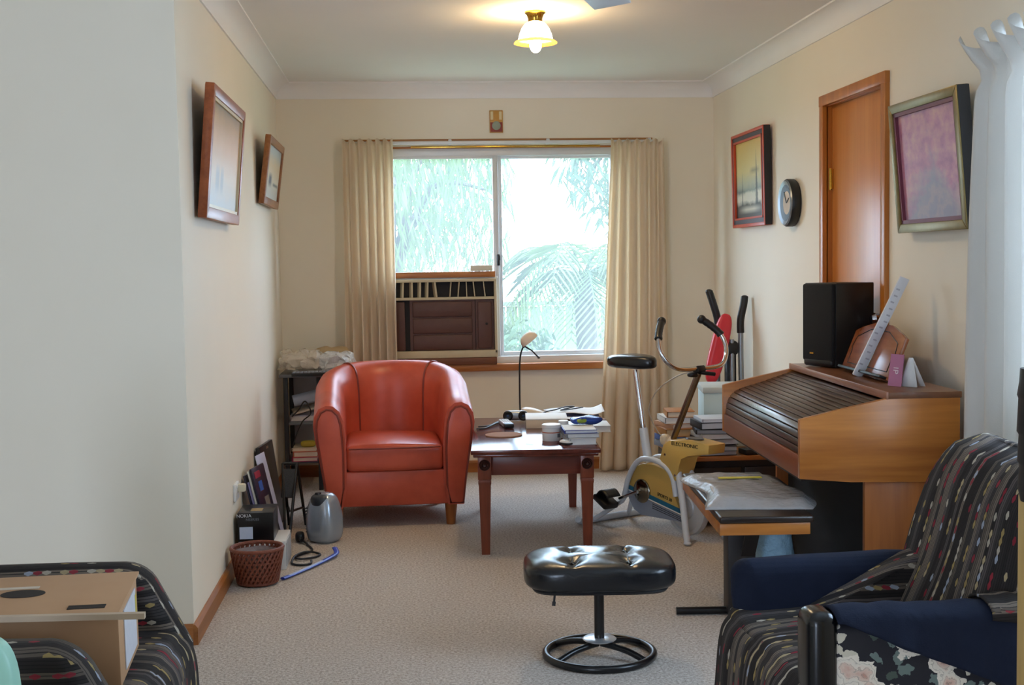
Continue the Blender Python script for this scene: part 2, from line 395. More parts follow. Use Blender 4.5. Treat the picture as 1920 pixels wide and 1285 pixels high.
for i in range(15):
    a = 2*PI*i/15+rnd.uniform(-.15, .15); L = rnd.uniform(.75, 1.05); up = rnd.uniform(.1, .75)
    P = [Vector((math.cos(a)*L*t, math.sin(a)*L*t, 1.75+up*math.sin(t*2.2)*.8-.75*t*t)) for t in [k/12 for k in range(13)]]
    f = MB().tube(P, [.014*(1-.07*k) for k in range(13)], 5)
    V = []; F = []; s_ = Vector((-math.sin(a), math.cos(a), 0))
    for k in range(2, 13):
        for sg in (-1, 1):
            for h in (0, .5):
                b0 = P[k] if h == 0 else (P[k]+P[k-1])/2; ln = .38*math.sin(PI*(k/14))+.08
                d = (s_*sg*.8+(P[k]-P[k-1]).normalized()*.6+Vector((0, 0, -.35))).normalized(); wd = (P[k]-P[k-1]).normalized()*.012
                q = len(V); V += [b0-wd, b0+wd, b0+d*ln*.6+wd, b0+d*ln+Vector((0, 0, -.05)), b0+d*ln*.6-wd]; F.append((q, q+1, q+2, q+3, q+4))
    f.faces(V, F); f.out('frond', LEAF, pm, recalc=False)
# ------------------------------------------------------------------ ceiling light
cl = thing('ceiling_light', 'small bell shaped glass ceiling light with brass base', 'lamp', (.602, 5.603, 2.4))
MB().lathe([(0, 0), (.047, 0), (.047, -.006), (.038, -.014), (.032, -.03), (.031, -.046), (0, -.046)], n=28).out('base', BRASS, cl)
def shademat():
    m, g, b = newmat('frosted lamp glass'); nt = m.node_tree; out = nt.nodes['Material Output']
    t = g.n('ShaderNodeBsdfTransparent'); t.inputs[0].default_value = (1, .97, .9, 1)
    tr = g.n('ShaderNodeBsdfTranslucent'); tr.inputs[0].default_value = (1, .95, .85, 1)
    e = g.n('ShaderNodeEmission'); g.put(e.inputs[0], g.mix(g.noise(g.coord(), 30), (1, .88, .66, 1), (1, .9, .7, 1))); e.inputs[1].default_value = 2.2
    a = g.n('ShaderNodeMixShader'); a.inputs[0].default_value = .36; nt.links.new(t.outputs[0], a.inputs[1]); nt.links.new(tr.outputs[0], a.inputs[2])
    c = g.n('ShaderNodeAddShader'); nt.links.new(a.outputs[0], c.inputs[0]); nt.links.new(e.outputs[0], c.inputs[1])
    nt.links.new(c.outputs[0], out.inputs[0]); return m
SHADE = shademat()
MB().lathe([(.03, -.044), (.045, -.052), (.06, -.072), (.071, -.098), (.077, -.124), (.075, -.124), (.069, -.098), (.058, -.074), (.043, -.055), (.028, -.047)], n=36).out('shade', SHADE, cl)
MB().lathe([(.076, -.122), (.086, -.128), (.094, -.136), (.092, -.139), (.083, -.132), (.074, -.126)], n=72, wob=lambda a, z: 1+.03*math.sin(18*a)*(1 if z < -.127 else .2)).out('rim', M('amber glass frill', '#e8b860', .2, c2='#d09a40', sc=30, trans=.5), cl)
bm_, g_, b_ = newmat('lit bulb'); b_.inputs['Emission Color'].default_value = (1, .86, .6, 1); b_.inputs['Emission Strength'].default_value = 30
g_.put(b_.inputs['Base Color'], g_.mix(g_.noise(g_.coord(), 20), (1, .95, .85, 1), (1, .9, .8, 1)))
MB().sell((0, 0, -.143), (.027, .027, .036), 1, 1, 20, 12).cyl((0, 0, -.115), (0, 0, -.05), .016, n=14).out('bulb', bm_, cl)
ld = bpy.data.lights.new('bulb_light', 'POINT'); ld.energy = LAMP_W; ld.color = (1, .72, .40); ld.shadow_soft_size = .03
lo = bpy.data.objects.new('bulb_light', ld); COL.objects.link(lo); lo.parent = cl; lo.location = (0, 0, -.088)
# ceiling fan: only a blade tip reaches into the frame
FANM = M('pale grey fan enamel', '#c9ccd2', .4, sc=6)
fn = thing('ceiling_fan', 'pale grey ceiling fan, one blade tip at top edge of photo', 'fan', (.455, 3.36, 2.094))
MB().cyl((0, 0, .06), (0, 0, .27), .014).lathe([(0, .29), (.06, .29), (.055, .26), (.02, .24), (0, .24)]).out('downrod', FANM, fn)
MB().lathe([(0, .07), (.07, .065), (.1, .03), (.1, -.02), (.06, -.05), (0, -.055)]).out('motor', FANM, fn)
for k in range(4):
    a = math.atan2(.94, .34)+k*PI/2
    b = MB().box((.36, 0, 0), (.52, .118, .008), (.0, 0, 0), .003).box((.11, 0, 0), (.1, .03, .006)).out('blade', FANM, fn); b.rotation_euler = (math.radians(-7), 0, a)
# ------------------------------------------------------------------ curtains
def clothmat(name, c, c2, trans, sc=(9, 9, 2)):
    m, g, b = newmat(name); v = g.map(g.coord(), sc); n = g.noise(v, 1., 4)
    weave = g.noise(g.map(g.coord(), (300, 300, 300)), 1., 2)
    col = g.mix(n, lin(c), lin(c2)); g.put(b.inputs['Base Color'], col); b.inputs['Roughness'].default_value = .9; b.inputs['Specular IOR Level'].default_value = .1
    g.put(b.inputs['Normal'], g.bump(weave, .25, .003))
    out = m.node_tree.nodes['Material Output']; t = g.n('ShaderNodeBsdfTranslucent'); g.put(t.inputs[0], col)
    mx = g.n('ShaderNodeMixShader'); mx.inputs[0].default_value = trans
    g.nt.links.new(b.outputs[0], mx.inputs[1]); g.nt.links.new(t.outputs[0], mx.inputs[2]); g.nt.links.new(mx.outputs[0], out.inputs[0]); return m
CURT = clothmat('cream curtain cloth', '#f6ebd9', '#f0e1cb', .46)
CURT2 = clothmat('off white curtain cloth', '#ecebe8', '#e4e3df', .3)
def curtain(name, label, pt, pb, zt, zb, depth, npl, axis, seed, mat, head=.05, amp=.028, group=None, lead=0, ruff=0):
    rnd = random.Random(seed); ph = [rnd.uniform(0, 6) for _ in range(4)]
    def fn_(u, v):
        z = zt+(zb-zt)*v; k = v**1.2
        a = pt[0]+(pb[0]-pt[0])*k+((pt[1]-pt[0])*(1-k)+(pb[1]-pb[0])*k)*u
        uu = u+.018*math.sin(7*u+ph[0]+1.5*v)
        am = amp*(.62+.5*v); s = math.sin(2*PI*npl*uu+ph[1])
        d = am*(s+.3*math.sin(4*PI*npl*uu+ph[2])*(1-v))+.012*math.sin(3*u+4*v+ph[3])
        a += .010*math.sin(2*PI*npl*uu*1+ph[2])*(.3+v)
        hz = (zt-z)
        if hz < head: d += .010*math.sin(2*PI*npl*2*uu)*(1-hz/head); z += .012*math.sin(2*PI*npl*uu+1)*(1-hz/head)
        elif hz < head+.06: d *= .75
        if ruff:
            k2 = max(0, 1-hz/head); d -= ruff*k2*(.6+.4*math.sin(2*PI*npl*uu+.7)); z += .022*k2*math.sin(2*PI*npl*uu+2.1); a += .05*k2*(1-u)**2+.012*k2*math.sin(4*PI*npl*uu)
            d *= 1-.45*math.exp(-((hz-head-.02)/.04)**2)
        if lead and u < .12: d -= lead*(1-u/.12)*math.exp(-((hz-.12)/.15)**2)
        return (a, depth+d, z) if axis == 'x' else (depth+d, a, z)
    o = MB().grid(fn_, npl*12, 60).out(name, mat, solid=.0025, ang=80)
    return tag(o, label, 'curtain', group)
curtain('curtain', 'cream pleated curtain left of the window, behind red armchair', (-.345, -.045), (-.35, -.035), 2.045, .015, YB-.128, 6, 'x', 1, CURT, group='cream window curtains')
curtain('curtain', 'cream pleated curtain right of the window, behind exercise bike', (1.275, 1.6), (1.17, 1.62), 2.035, .012, YB-.128, 6, 'x', 2, CURT, group='cream window curtains', lead=.02)
curtain('curtain', 'off white full length curtain hanging beside the patterned armchair', (3.92, 3.36), (4.06, 3.28), 1.985, .015, XR-.085, 6, 'y', 3, CURT2, head=.10, amp=.034, ruff=.045)
RODW = wood('thin timber rail', '#b07a44', '#8a5a2c', 0, 14, .4)
rod = thing('curtain_rail', 'thin timber curtain rail above the back window', 'curtain rail', (0, 0, 0))
MB().box((.60, YB-.045, 2.052), (1.90, .012, .012), bev=.002).out('rail', RODW, rod)
MB().box((.62, YB-.06, 2.034), (1.86, .018, .02), bev=.003).out('track', ALU, rod)
MB().box((.64, YB-.075, 2.008), (1.16, .008, .012), bev=.002).out('draw_rod', BRASS, rod)
for x in (-.3, .3, .9, 1.53): MB().box((x, YB-.03, 2.04), (.02, .07, .03), bev=.003).out('bracket', ALU, rod)
r2 = thing('curtain_track', 'white curtain track on the right wall above off white curtain', 'curtain rail')
MB().box((XR-.02, 2.3, 1.962), (.025, 3.1, .03), bev=.004).out('track', ALU, r2)
for y in (1., 2.4, 3.8): MB().box((XR-.008, y, 1.98), (.016, .02, .03), bev=.003).out('bracket', ALU, r2)
# ------------------------------------------------------------------ pictures
def framemat(n, c, c2): return wood(n, c, c2, 0, 16, .35)
def painting(name, fn):
    m, g, b = newmat(name); c = g.sep(g.coord('Generated')); g.put(b.inputs['Base Color'], fn(g, c[0], c[2], g.coord('Generated'))); b.inputs['Roughness'].default_value = .45
    return m
def band(g, v, c, w, soft=.02):      # 1 inside |v-c|<w
    d = g.m('ABSOLUTE', g.m('SUBTRACT', v, c)); mp = g.n('ShaderNodeMapRange'); g.put(mp.inputs[0], d)
    mp.inputs[1].default_value = max(w-soft, 0); mp.inputs[2].default_value = w+soft; mp.inputs[3].default_value = 1; mp.inputs[4].default_value = 0; return mp.outputs[0]
def p_dusk(g, x, z, co):
    n = g.noise(co, 5, 4); c = g.ramp(g.m('ADD', z, g.m('MULTIPLY', g.m('SUBTRACT', n, .5), .16)), [(.05, lin('#c3ccd2')), (.32, lin('#d9c9b4')), (.6, lin('#d7ab78')), (.85, lin('#b98d4c')), (1, lin('#8e784c'))])
    mk = g.m('MULTIPLY', g.m('MAXIMUM', band(g, x, .30, .06), band(g, x, .44, .05)), band(g, z, .28, .11, .05)); mk = g.m('MULTIPLY', mk, .6)
    return g.mix(mk, c, lin('#8d9fac'))
def p_sea(g, x, z, co):
    n = g.noise(co, 6, 4); c = g.ramp(g.m('ADD', z, g.m('MULTIPLY', g.m('SUBTRACT', n, .5), .25)), [(.1, lin('#c9cdc8')), (.4, lin('#e0d6bf')), (.65, lin('#ddc8a4')), (.9, lin('#b9c4c4'))])
    mk = g.m('MULTIPLY', band(g, x, .34, .1, .06), band(g, z, .36, .1, .05)); c = g.mix(mk, c, lin('#4c5560'))
    return g.mix(g.m('MULTIPLY', band(g, x, .75, .18, .05), band(g, z, .3, .025, .02)), c, lin('#6e7470'))
def p_wood(g, x, z, co):
    n = g.noise(co, 7, 5); zz = g.m('ADD', z, g.m('MULTIPLY', g.m('SUBTRACT', n, .5), .12))
    c = g.ramp(zz, [(0, lin('#3c3e3a')), (.16, lin('#45483f')), (.22, lin('#d8d4c0')), (.32, lin('#d6d4be')), (.36, lin('#8a978c')), (.44, lin('#b4b79a')), (.6, lin('#d8c888')), (1, lin('#d9b862'))])
    n2 = g.noise(co, 30, 3)
    for cx, top, wd in ((.74, .88, .045), (.22, .62, .03)):
        tp = g.m('MULTIPLY', g.m('SUBTRACT', top, z), wd*1.6); mk = g.m('LESS_THAN', g.m('ABSOLUTE', g.m('SUBTRACT', x, cx)), g.m('MULTIPLY', tp, g.m('ADD', n2, .35)))
        br = g.m('MULTIPLY', band(g, x, cx-.06, .14, .06), band(g, z, top-.28, .025, .03)); mk = g.m('MAXIMUM', g.m('MULTIPLY', mk, g.m('GREATER_THAN', z, .14)), g.m('MULTIPLY', br, .7))
        c = g.mix(g.m('MULTIPLY', mk, .8), c, lin('#39433e'))
    return g.mix(g.m('MULTIPLY', band(g, z, .11, .03, .03), band(g, x, .5, .3, .15)), c, lin('#cfcbb8'))
def p_pink(g, x, z, co):
    n = g.noise(co, 3.2, 5, .6); n2 = g.noise(co, 9, 4)
    c = g.ramp(n2, [(.3, lin('#a8688a')), (.5, lin('#bf7f98')), (.7, lin('#d09a9c'))])
    d = g.m('SUBTRACT', g.m('SUBTRACT', 1.05, z), g.m('MULTIPLY', g.m('ABSOLUTE', g.m('SUBTRACT', x, .52)), 1.1)); mk = g.ramp(g.m('ADD', d, g.m('MULTIPLY', g.m('SUBTRACT', n, .5), 1.1)), [(.30, (0, 0, 0, 1)), (.62, (1, 1, 1, 1))])
    c = g.mix(g.m('MULTIPLY', mk, .85), c, lin('#8b8f9e'))
    return g.mix(g.m('MULTIPLY', band(g, n, .56, .03, .05), .22), c, lin('#dcb098'))
def picture(label, w_, h_, loc, rz, tilt, fmat, fw, fd, art, liner=None, lw=.012, side=None, inner=None):
    t = thing('framed_picture', label, 'picture', loc, rot=(0, 0, rz)); t.rotation_euler = Euler((tilt, 0, rz), 'XYZ')
    def bar(a, b, c, d): return MB().prism([(a[0], a[1]), (b[0], b[1]), (c[0], c[1]), (d[0], d[1])], 'y', -fd, 0, bev=.003)
    W2, H2 = w_/2, h_
    O = [(-W2, 0), (W2, 0), (W2, H2), (-W2, H2)]; I = [(-W2+fw, fw), (W2-fw, fw), (W2-fw, H2-fw), (-W2+fw, H2-fw)]
    for i in range(4):
        j = (i+1) % 4; bar(O[i], O[j], I[j], I[i]).out('frame_bar', fmat, t)
    if side:
        for q in (-1, 1): MB().box((q*(W2+.001), -fd/2+.002, H2/2), (.003, fd-.004, H2-.004)).out('dark_side', side, t)
    k = fw
    if liner:
        m_ = MB()
        for (x, z, a, b) in ((0, k+lw/2, w_-2*k, lw), (0, H2-k-lw/2, w_-2*k, lw), (-W2+k+lw/2, H2/2, lw, H2-2*k), (W2-k-lw/2, H2/2, lw, H2-2*k)): m_.box((x, -fd*.72, z), (a, fd*.3, b))
        m_.out('liner', liner, t); k += lw
    if inner:
        m_ = MB(); q = .011
        for (x, z, a, b) in ((0, k+q/2, w_-2*k, q), (0, H2-k-q/2, w_-2*k, q), (-W2+k+q/2, H2/2, q, H2-2*k), (W2-k-q/2, H2/2, q, H2-2*k)): m_.box((x, -fd*.8, z), (a, fd*.3, b))
        m_.out('inner_liner', inner, t); k += q
    MB().box((0, -fd*.5, H2/2), (w_-2*k+.006, .008, H2-2*k+.006)).out('canvas', art, t)
    MB().box((0, -.003, H2/2), (w_-.02, .005, H2-.02)).out('backing', BLACK, t)
    return t
TEAK = framemat('reddish timber frame', '#a85a30', '#84401e')
picture('large picture of a hazy dusk scene on the left wall, reddish timber frame', .90, .485, (XL+.012, 5.10, 1.482), PI/2, math.radians(5.0), TEAK, .042, .034, painting('dusk painting', p_dusk), M('pale gold liner', '#d9cba8', .4, sc=20), .012)
picture('smaller seascape picture near the left back corner, timber frame', .74, .355, (XL+.012, 6.98, 1.628), PI/2, math.radians(7.5), framemat('brown timber frame', '#a0683c', '#7c4a26'), .04, .03, painting('seascape painting', p_sea))
REDW = M('vermilion frame paint', '#cc4e2c', .4, c2='#b8401f', sc=12); DARKF = M('near black frame side', '#1d1a1c', .5, sc=20)
picture('upright picture of tall trees by water, red and black frame', .65, .525, (XR-.006, 6.86, 1.478), -PI/2, math.radians(1.0), REDW, .018, .04, painting('woodland painting', p_wood), M('dark grey slip', '#4a4046', .5, sc=20), .024, DARKF, REDW)
picture('pink and grey mountain painting in gold frame beside the off white curtain', .60, .485, (XR-.008, 4.42, 1.392), -PI/2, math.radians(5.0), M('antique gold frame', '#8f7c48', .35, .5, c2='#6e5c30', sc=30), .034, .045, painting('mountain painting', p_pink), M('maroon slip', '#7a3a4a', .5, sc=20), .014, DARKF)
ck = thing('wall_clock', 'round black wall clock with brushed silver rim beside the door', 'clock', (XR-.002, 6.165, 1.575), rz=-PI/2)
MB().lathe([(0, 0), (.112, 0), (.118, -.008), (.118, -.04), (.112, -.048), (.104, -.048), (0, -.03)], n=40, axis='y').out('case', BLACK, ck)
MB().lathe([(.114, -.046), (.108, -.052), (.090, -.046), (.090, -.038), (.112, -.038)], n=40, axis='y').out('bezel', M('brushed silver', '#9aa0a8', .3, .9, sc=20), ck)
MB().lathe([(0, -.040), (.092, -.040), (.092, -.036), (0, -.036)], n=40, axis='y').out('dial', M('parchment dial', '#cdb9a0', .6, sc=10), ck)
for a, l in ((1.1, .045), (-.6, .065)):
    MB().box((math.sin(a)*l/2, -.0425, math.cos(a)*l/2), (.005, .002, l), (0, a, 0)).out('hand', BLACK, ck)
for k in range(12):
    a = k*PI/6; MB().box((math.sin(a)*.078, -.041, math.cos(a)*.078), (.004, .002, .012), (0, a, 0)).out('hour_mark', BLACK, ck)
pq = thing('wall_plaque', 'small gold and red plaque with grey oval above the window', 'plaque', (.588, YB, 2.098))
MB().box((0, -.006, .068), (.082, .012, .136), bev=.002).out('board', M('gold leaf board', '#c89a4c', .4, .2, c2='#b07a34', sc=40), pq)
MB().box((0, -.013, .034), (.074, .004, .058)).out('red_panel', M('dark red print', '#8a2a22', .5, sc=40), pq)
MB().lathe([(0, -.018), (.024, -.017), (.028, -.014), (0, -.013)], (0, 0, .042), 24, 'y').out('medallion', M('grey medallion', '#9aa290', .5, sc=60), pq)
for x in (-.027, .026): MB().box((x, -.013, .104), (.016, .004, .05)).out('cream_strip', M('cream print', '#e0cfa4', .5, sc=40), pq)
# ------------------------------------------------------------------ air conditioner
ac = thing('air_conditioner', 'old window air conditioner with dark brown panels and cream grille', 'air conditioner', (.24, YB-.055, .722))
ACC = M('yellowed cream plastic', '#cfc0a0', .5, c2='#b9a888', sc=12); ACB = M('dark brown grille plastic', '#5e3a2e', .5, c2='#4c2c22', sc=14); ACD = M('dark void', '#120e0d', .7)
MB().box((0, .21, .245), (.64, .34, .47), bev=.006).out('housing', ACC, ac)
fm = MB()
fm.box((0, .015, .475), (.66, .06, .018), bev=.003).box((0, .015, .022), (.66, .06, .044), bev=.003).box((.322, .015, .25), (.016, .06, .45), bev=.003).box((-.322, .015, .25), (.016, .06, .45), bev=.003).box((0, .015, .365), (.63, .05, .016), bev=.002)
fm.out('front_frame', ACC, ac)
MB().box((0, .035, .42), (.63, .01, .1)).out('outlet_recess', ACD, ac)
for i, x in enumerate((-.30, -.25, -.195, -.145, -.10, -.05, .045, .095, .145, .19, .255)):
    MB().box((x, .012, .42), (.005 if i > 5 else .011, .04, .092), (0, random.uniform(-.12, .12), random.uniform(-.15, .15) if i > 5 else .3)).out('louvre', ACC, ac)
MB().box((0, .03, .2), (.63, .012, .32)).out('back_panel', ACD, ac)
for z in (.095, .197, .299): MB().box((-.005, .014, z), (.365, .024, .094), bev=.008).out('centre_panel', ACB, ac)
MB().box((-.005, .02, .197), (.40, .012, .32)).out('centre_frame', ACB, ac)
MB().box((.255, .014, .197), (.088, .024, .288), bev=.008).out('control_door', ACB, ac); MB().box((.255, .02, .197), (.112, .012, .32)).out('control_frame', ACB, ac)
MB().lathe([(0, -.006), (.008, -.004), (.008, .004)], (.265, 0, .205), 14, 'y').out('button', ACD, ac)
MB().box((-.265, .014, .197), (.06, .022, .30), bev=.006).out('side_door', ACB, ac)
tag(put(MB().box((0, 0, .018), (.135, .05, .036), bev=.004).out('sensor_box', M('ivory plastic', '#e6dec8', .45, sc=10)), (.478, YB-.036, 1.2515-.0)), 'small ivory plastic box on the timber above air conditioner', 'box')
# ------------------------------------------------------------------ wall socket on the left wall
sk = thing('power_socket', 'white double power socket with plug low on left wall', 'socket', (XL, 5.50, .30), rz=PI/2)
MB().box((0, -.006, .03), (.115, .012, .074), bev=.003).out('plate', WHITEP, sk)
MB().box((.02, -.028, .042), (.034, .034, .034), bev=.006).out('plug', M('cream plug', '#e6dcc0', .45), sk)
for x in (-.03, .03): MB().box((x, -.014, .055), (.012, .006, .016), bev=.002).out('switch', WHITEP, sk)
# ------------------------------------------------------------------ red tub armchair
def leathermat(name, c, c2, rough, wear=None):
    m, g, b = newmat(name); co = g.coord(); n = g.noise(co, 5., 4, .6); n2 = g.noise(co, 160., 3)
    col = g.ramp(n, [(.3, lin(c2)), (.62, lin(c))])
    if wear: col = g.mix(g.ramp(g.noise(co, 3.1, 3), [(.60, (0, 0, 0, 1)), (.78, (.55, .55, .55, 1))]), col, lin(wear))
    g.put(b.inputs['Base Color'], col); b.inputs['Roughness'].default_value = rough
    g.put(b.inputs['Normal'], g.bump(g.m('ADD', g.m('MULTIPLY', n2, .5), n), .10, .006)); return m
RED = leathermat('worn orange red leather', '#c6573e', '#b04530', .36, '#86382c')
REDP = M('dark red piping', '#84301f', .4, sc=20)
ch = thing('tub_armchair', 'orange red leather tub armchair with rolled arms facing the camera', 'armchair', (-.072, 6.57, 0), math.radians(2)); ch.scale = (1.02, 1, 1)
def sec(top):
    return [(-.070, .20), (-.072, .38), (-.068, top-.17), (-.060, top-.08), (-.042, top-.03), (-.012, top-.004), (.022, top), (.056, top-.016), (.078, top-.055), (.084, top-.10), (.076, top-.17), (.058, top-.27), (.040, .22), (.026, .105), (-.05, .105)]
path = []
HW, YF, YM, RY = .305, -.36, .02, .30
for i in range(11): path.append((Vector((-HW, YF+(YM-YF)*i/10, 0)), Vector((-1, 0, 0))))
for i in range(1, 24):
    a = PI-PI*i/24; p = Vector((HW*math.cos(a), YM+RY*math.sin(a), 0)); path.append((p, Vector((math.cos(a)/HW, math.sin(a)/RY, 0)).normalized()))
for i in range(11): path.append((Vector((HW, YM+(YF-YM)*i/10, 0)), Vector((1, 0, 0))))
def topz(p):
    t = min(1, max(0, (p.y-YF)/(YM+RY-YF))); t2 = t*t*(3-2*t)
    return .635+.145*t2-.02*max(0, 1-t/.08)
def ringat(p, n): return [p+n*o+Vector((0, 0, z)) for o, z in sec(topz(p))]
MB().loft([ringat(p, n) for p, n in path]).out('shell', RED, ch, ang=60)
for sgn in (-1, 1):
    S = sec(topz(Vector((0, YF, 0)))-.012); c0 = (.006, .40)
    poly = [(sgn*(HW+c0[0]+(o-c0[0])*.80), c0[1]+(z-c0[1])*.965) for o, z in S]
    ap = MB().prism(poly, 'y', YF-.014, YF+.01, bev=.005).out('arm_front_panel', RED, ch)
    MB().tube([(x, YF-.012, z) for x, z in poly], .0055, 6, closed=True).out('piping', REDP, ap)
    path_i = 16 if sgn < 0 else len(path)-17
    p, n = path[path_i]; R_ = ringat(p, n); MB().tube(smooth([v+(v-(p+Vector((0, 0, .5)))).normalized()*.001 for v in R_[0:11]], 4), .005, 6).out('back_seam', REDP, ch)
MB().box((0, -.06, .185), (.50, .52, .16), bev=.02).out('seat_base', RED, ch)
MB().box((0, YF+.035, .195), (.545, .06, .175), bev=.012).out('front_rail', RED, ch)
def cush(v):
    k = 1-(v.x/.25)**2; l = max(0, 1-((v.y+.07)/.30)**2)
    if v.z > .35: v.z += .022*max(0, k)*l-.006*math.sin(9*v.x+3*v.y)
    if v.y < -.2: v.y -= .02*max(0, k)
    return v
cb = MB().box((0, -.085, .345), (.475, .54, .13), bev=.028, seg=4); cb.subdiv(3).deform(cush)
sc_ = cb.out('seat_cushion', RED, ch, ang=70)
MB().tube([(x, -.362-.02*max(0, 1-(x/.25)**2), .398) for x in [-.22+.44*i/20 for i in range(21)]], .004, 6).out('piping', REDP, sc_)
LEGW = wood('orange timber leg', '#a8622c', '#84481c', 2, 20, .35)
for x, y in ((-.285, -.31), (.27, -.32), (-.24, .24), (.24, .24)): MB().cyl((x, y, .108), (x*.99, y, 0), .031, .022, 16).out('leg', LEGW, ch)
# ------------------------------------------------------------------ coffee table
TW = wood('dark cherry table timber', '#6e2f22', '#4a1c14', 1, 8, .16, .06, .02); TWL = wood('dark cherry leg timber', '#84402a', '#5a2416', 2, 10, .28, .1)
TZ = .475
tb = thing('coffee_table', 'long dark cherry coffee table with carved round rosettes', 'table', (.607, 6.085, 0), math.radians(-4))
MB().box((0, 0, TZ-.010), (.575, 1.18, .020), bev=.004).box((0, 0, TZ-.026), (.555, 1.16, .014), bev=.004).out('tabletop', TW, tb)
for y in (-.515, .515): MB().box((0, y, .398), (.44, .022, .088), bev=.002).out('apron', wood('cherry apron timber', '#74362a', '#54241a', 0, 10, .3), tb)
for x in (-.225, .225): MB().box((x, 0, .398), (.022, .98, .088), bev=.002).out('apron', TWL, tb)
for sx in (-1, 1):
    for sy in (-1, 1):
        x, y = sx*.228, sy*.53
        l = MB(); l.box((x, y, .398), (.060, .060, .118), bev=.003)
        rg = lambda s, z: [Vector((x+a*s+sx*.004*0, y+b*s, z)) for a, b in ((-1, -1), (1, -1), (1, 1), (-1, 1))]
        l.loft([rg(.025, .340), rg(.029, .333), rg(.029, .322), rg(.027, .315), rg(.0185, 0.)])
        lg = l.out('leg', TWL, tb)
        MB().lathe([(0, -.006), (.006, -.010), (.010, -.004), (.015, -.009), (.019, -.004), (.023, -.008), (.0255, 0)], (x, y+sy*.03 if sy < 0 else y+.03, .405), 20, 'y').out('rosette', M('carved dark timber', '#3a1a12', .4, sc=60), lg)
def ontable(lx, ly):
    a = math.radians(-4); return (.607+lx*math.cos(a)-ly*math.sin(a), 6.085+lx*math.sin(a)+ly*math.cos(a), TZ)
# things on the table (world positions)
tag(put(MB().lathe([(0, 0), (.088, 0), (.089, .003), (.088, .006), (0, .006)], n=40).out('cork_mat', M('cork', '#a87e62', .85, c2='#94694c', sc=90, bump=.3, bsc=200)), (.462, 5.98, TZ)), 'round cork mat at the front of the coffee table', 'mat')
rm = thing('remote_control', 'silver remote control with black end on the coffee table', 'remote', (.503, 6.33, TZ), math.radians(4))
MB().box((0, .02, .013), (.05, .17, .022), bev=.006).out('body', M('silver grey plastic', '#c2c4c6', .4, sc=20), rm)
MB().box((0, -.083, .013), (.049, .045, .0225), bev=.006).out('end_cap', BLACK, rm)
for i in range(5):
    for j in range(3): MB().box((-.013+.013*j, -.03+.024*i, .0245), (.008, .011, .004), bev=.001).out('key', M('pale key rubber', '#e2e2e2', .6), rm)
bn = thing('twin_speaker_gadget', 'small silver gadget with two round black faces on table', 'gadget', (.566, 6.50, TZ), math.radians(-6))
MB().box((0, .02, .03), (.11, .045, .05), bev=.016, seg=4).out('body', M('silver gadget shell', '#b4bac0', .3, .6, sc=10), bn)
for x in (-.04, .04):
    f = MB().lathe([(0, -.012), (.012, -.010), (.020, -.014), (.026, -.008), (.026, .01)], (x, -.004, .031), 24, 'y').out('round_face', BLACK, bn)
    MB().lathe([(0, -.015), (.006, -.014), (.006, -.008)], (x, -.004, .031), 14, 'y').out('hub', M('dark blue hub', '#30405e', .3, .5), f)
wb = thing('white_carton', 'flat white carton with cream side on the coffee table', 'box', (.705, 6.32, TZ), math.radians(-5))
MB().box((0, 0, .022), (.205, .25, .044), bev=.002).out('body', M('cream card', '#dcc6a8', .7, sc=8), wb); MB().box((0, 0, .046), (.209, .254, .006), bev=.002).out('lid', PAPER, wb)
tub = thing('cream_tub', 'white plastic tub with thin orange stripe on table front', 'tub', (.668, 5.775, TZ))
MB().lathe([(0, 0), (.040, 0), (.043, .004), (.043, .058), (.045, .060), (.045, .073), (.042, .076), (0, .076)], n=32).out('body', WHITEP, tub)
MB().lathe([(.0432, .038), (.0436, .038), (.0436, .042), (.0432, .042)], n=32).out('stripe', M('orange print', '#cc6a42', .5), tub)
MB().box((.030, -.0318, .026), (.016, .002, .018), (0, 0, .75)).out('barcode', M('grey print', '#7a7a80', .5), tub)
j2 = thing('small_jar', 'small pale jar standing behind the white tub', 'jar', (.735, 5.86, TZ))
MB().lathe([(0, 0), (.026, 0), (.027, .004), (.027, .062), (.02, .066), (0, .066)], n=24).out('body', M('frosted jar', '#d6d8d4', .3, sc=12), j2); MB().lathe([(.024, .064), (.024, .078), (.022, .08), (0, .08)], n=24).out('lid', WHITEP, j2)
ms = thing('computer_mouse', 'small white and black mouse beside the front books', 'mouse', (.716, 5.625, TZ), math.radians(30))
MB().sell((0, 0, .010), (.022, .036, .014), .9, .8, 24, 12).out('shell', WHITEP, ms); MB().sell((0, 0, .007), (.0235, .0375, .007), .6, .8, 24, 10).out('base', BLACK, ms)
def book(label, loc, d, cover, rz=0., pages='#ece6d8', group=None, name='book', cat='book', rot=None):
    t = thing(name, label, cat, loc, rz, group, rot); x, y, z = d; cm = M('cover '+cover, cover, .45, sc=15)
    MB().box((0, 0, z*.05), (x, y, z*.1 if z > .02 else .002), bev=.0006).box((0, 0, z*.95), (x, y, z*.1 if z > .02 else .002), bev=.0006).box((-x/2+.0015, 0, z/2), (.003, y, z), bev=.0008).out('cover', cm, t)
    MB().box((.002, 0, z/2), (x-.010, y-.010, z*.84)).out('pages', M('pages '+pages, pages, .85, sc=60), t); return t
FS = 'front stack of books on the coffee table'
book('thick white paperback, lowest of the front table stack', (.787, 5.685, TZ), (.125, .17, .030), '#e4e4e4', math.radians(3), '#f0f0ee', FS)
book('grey book, middle of the front table stack', (.79, 5.70, TZ+.031), (.150, .19, .020), '#9ea2a6', math.radians(1), '#e8e8e6', FS)
book('white book with blue edges, top of the front table stack', (.785, 5.70, TZ+.052), (.150, .19, .014), '#3a48a4', math.radians(-2), '#f4f4f4', FS)
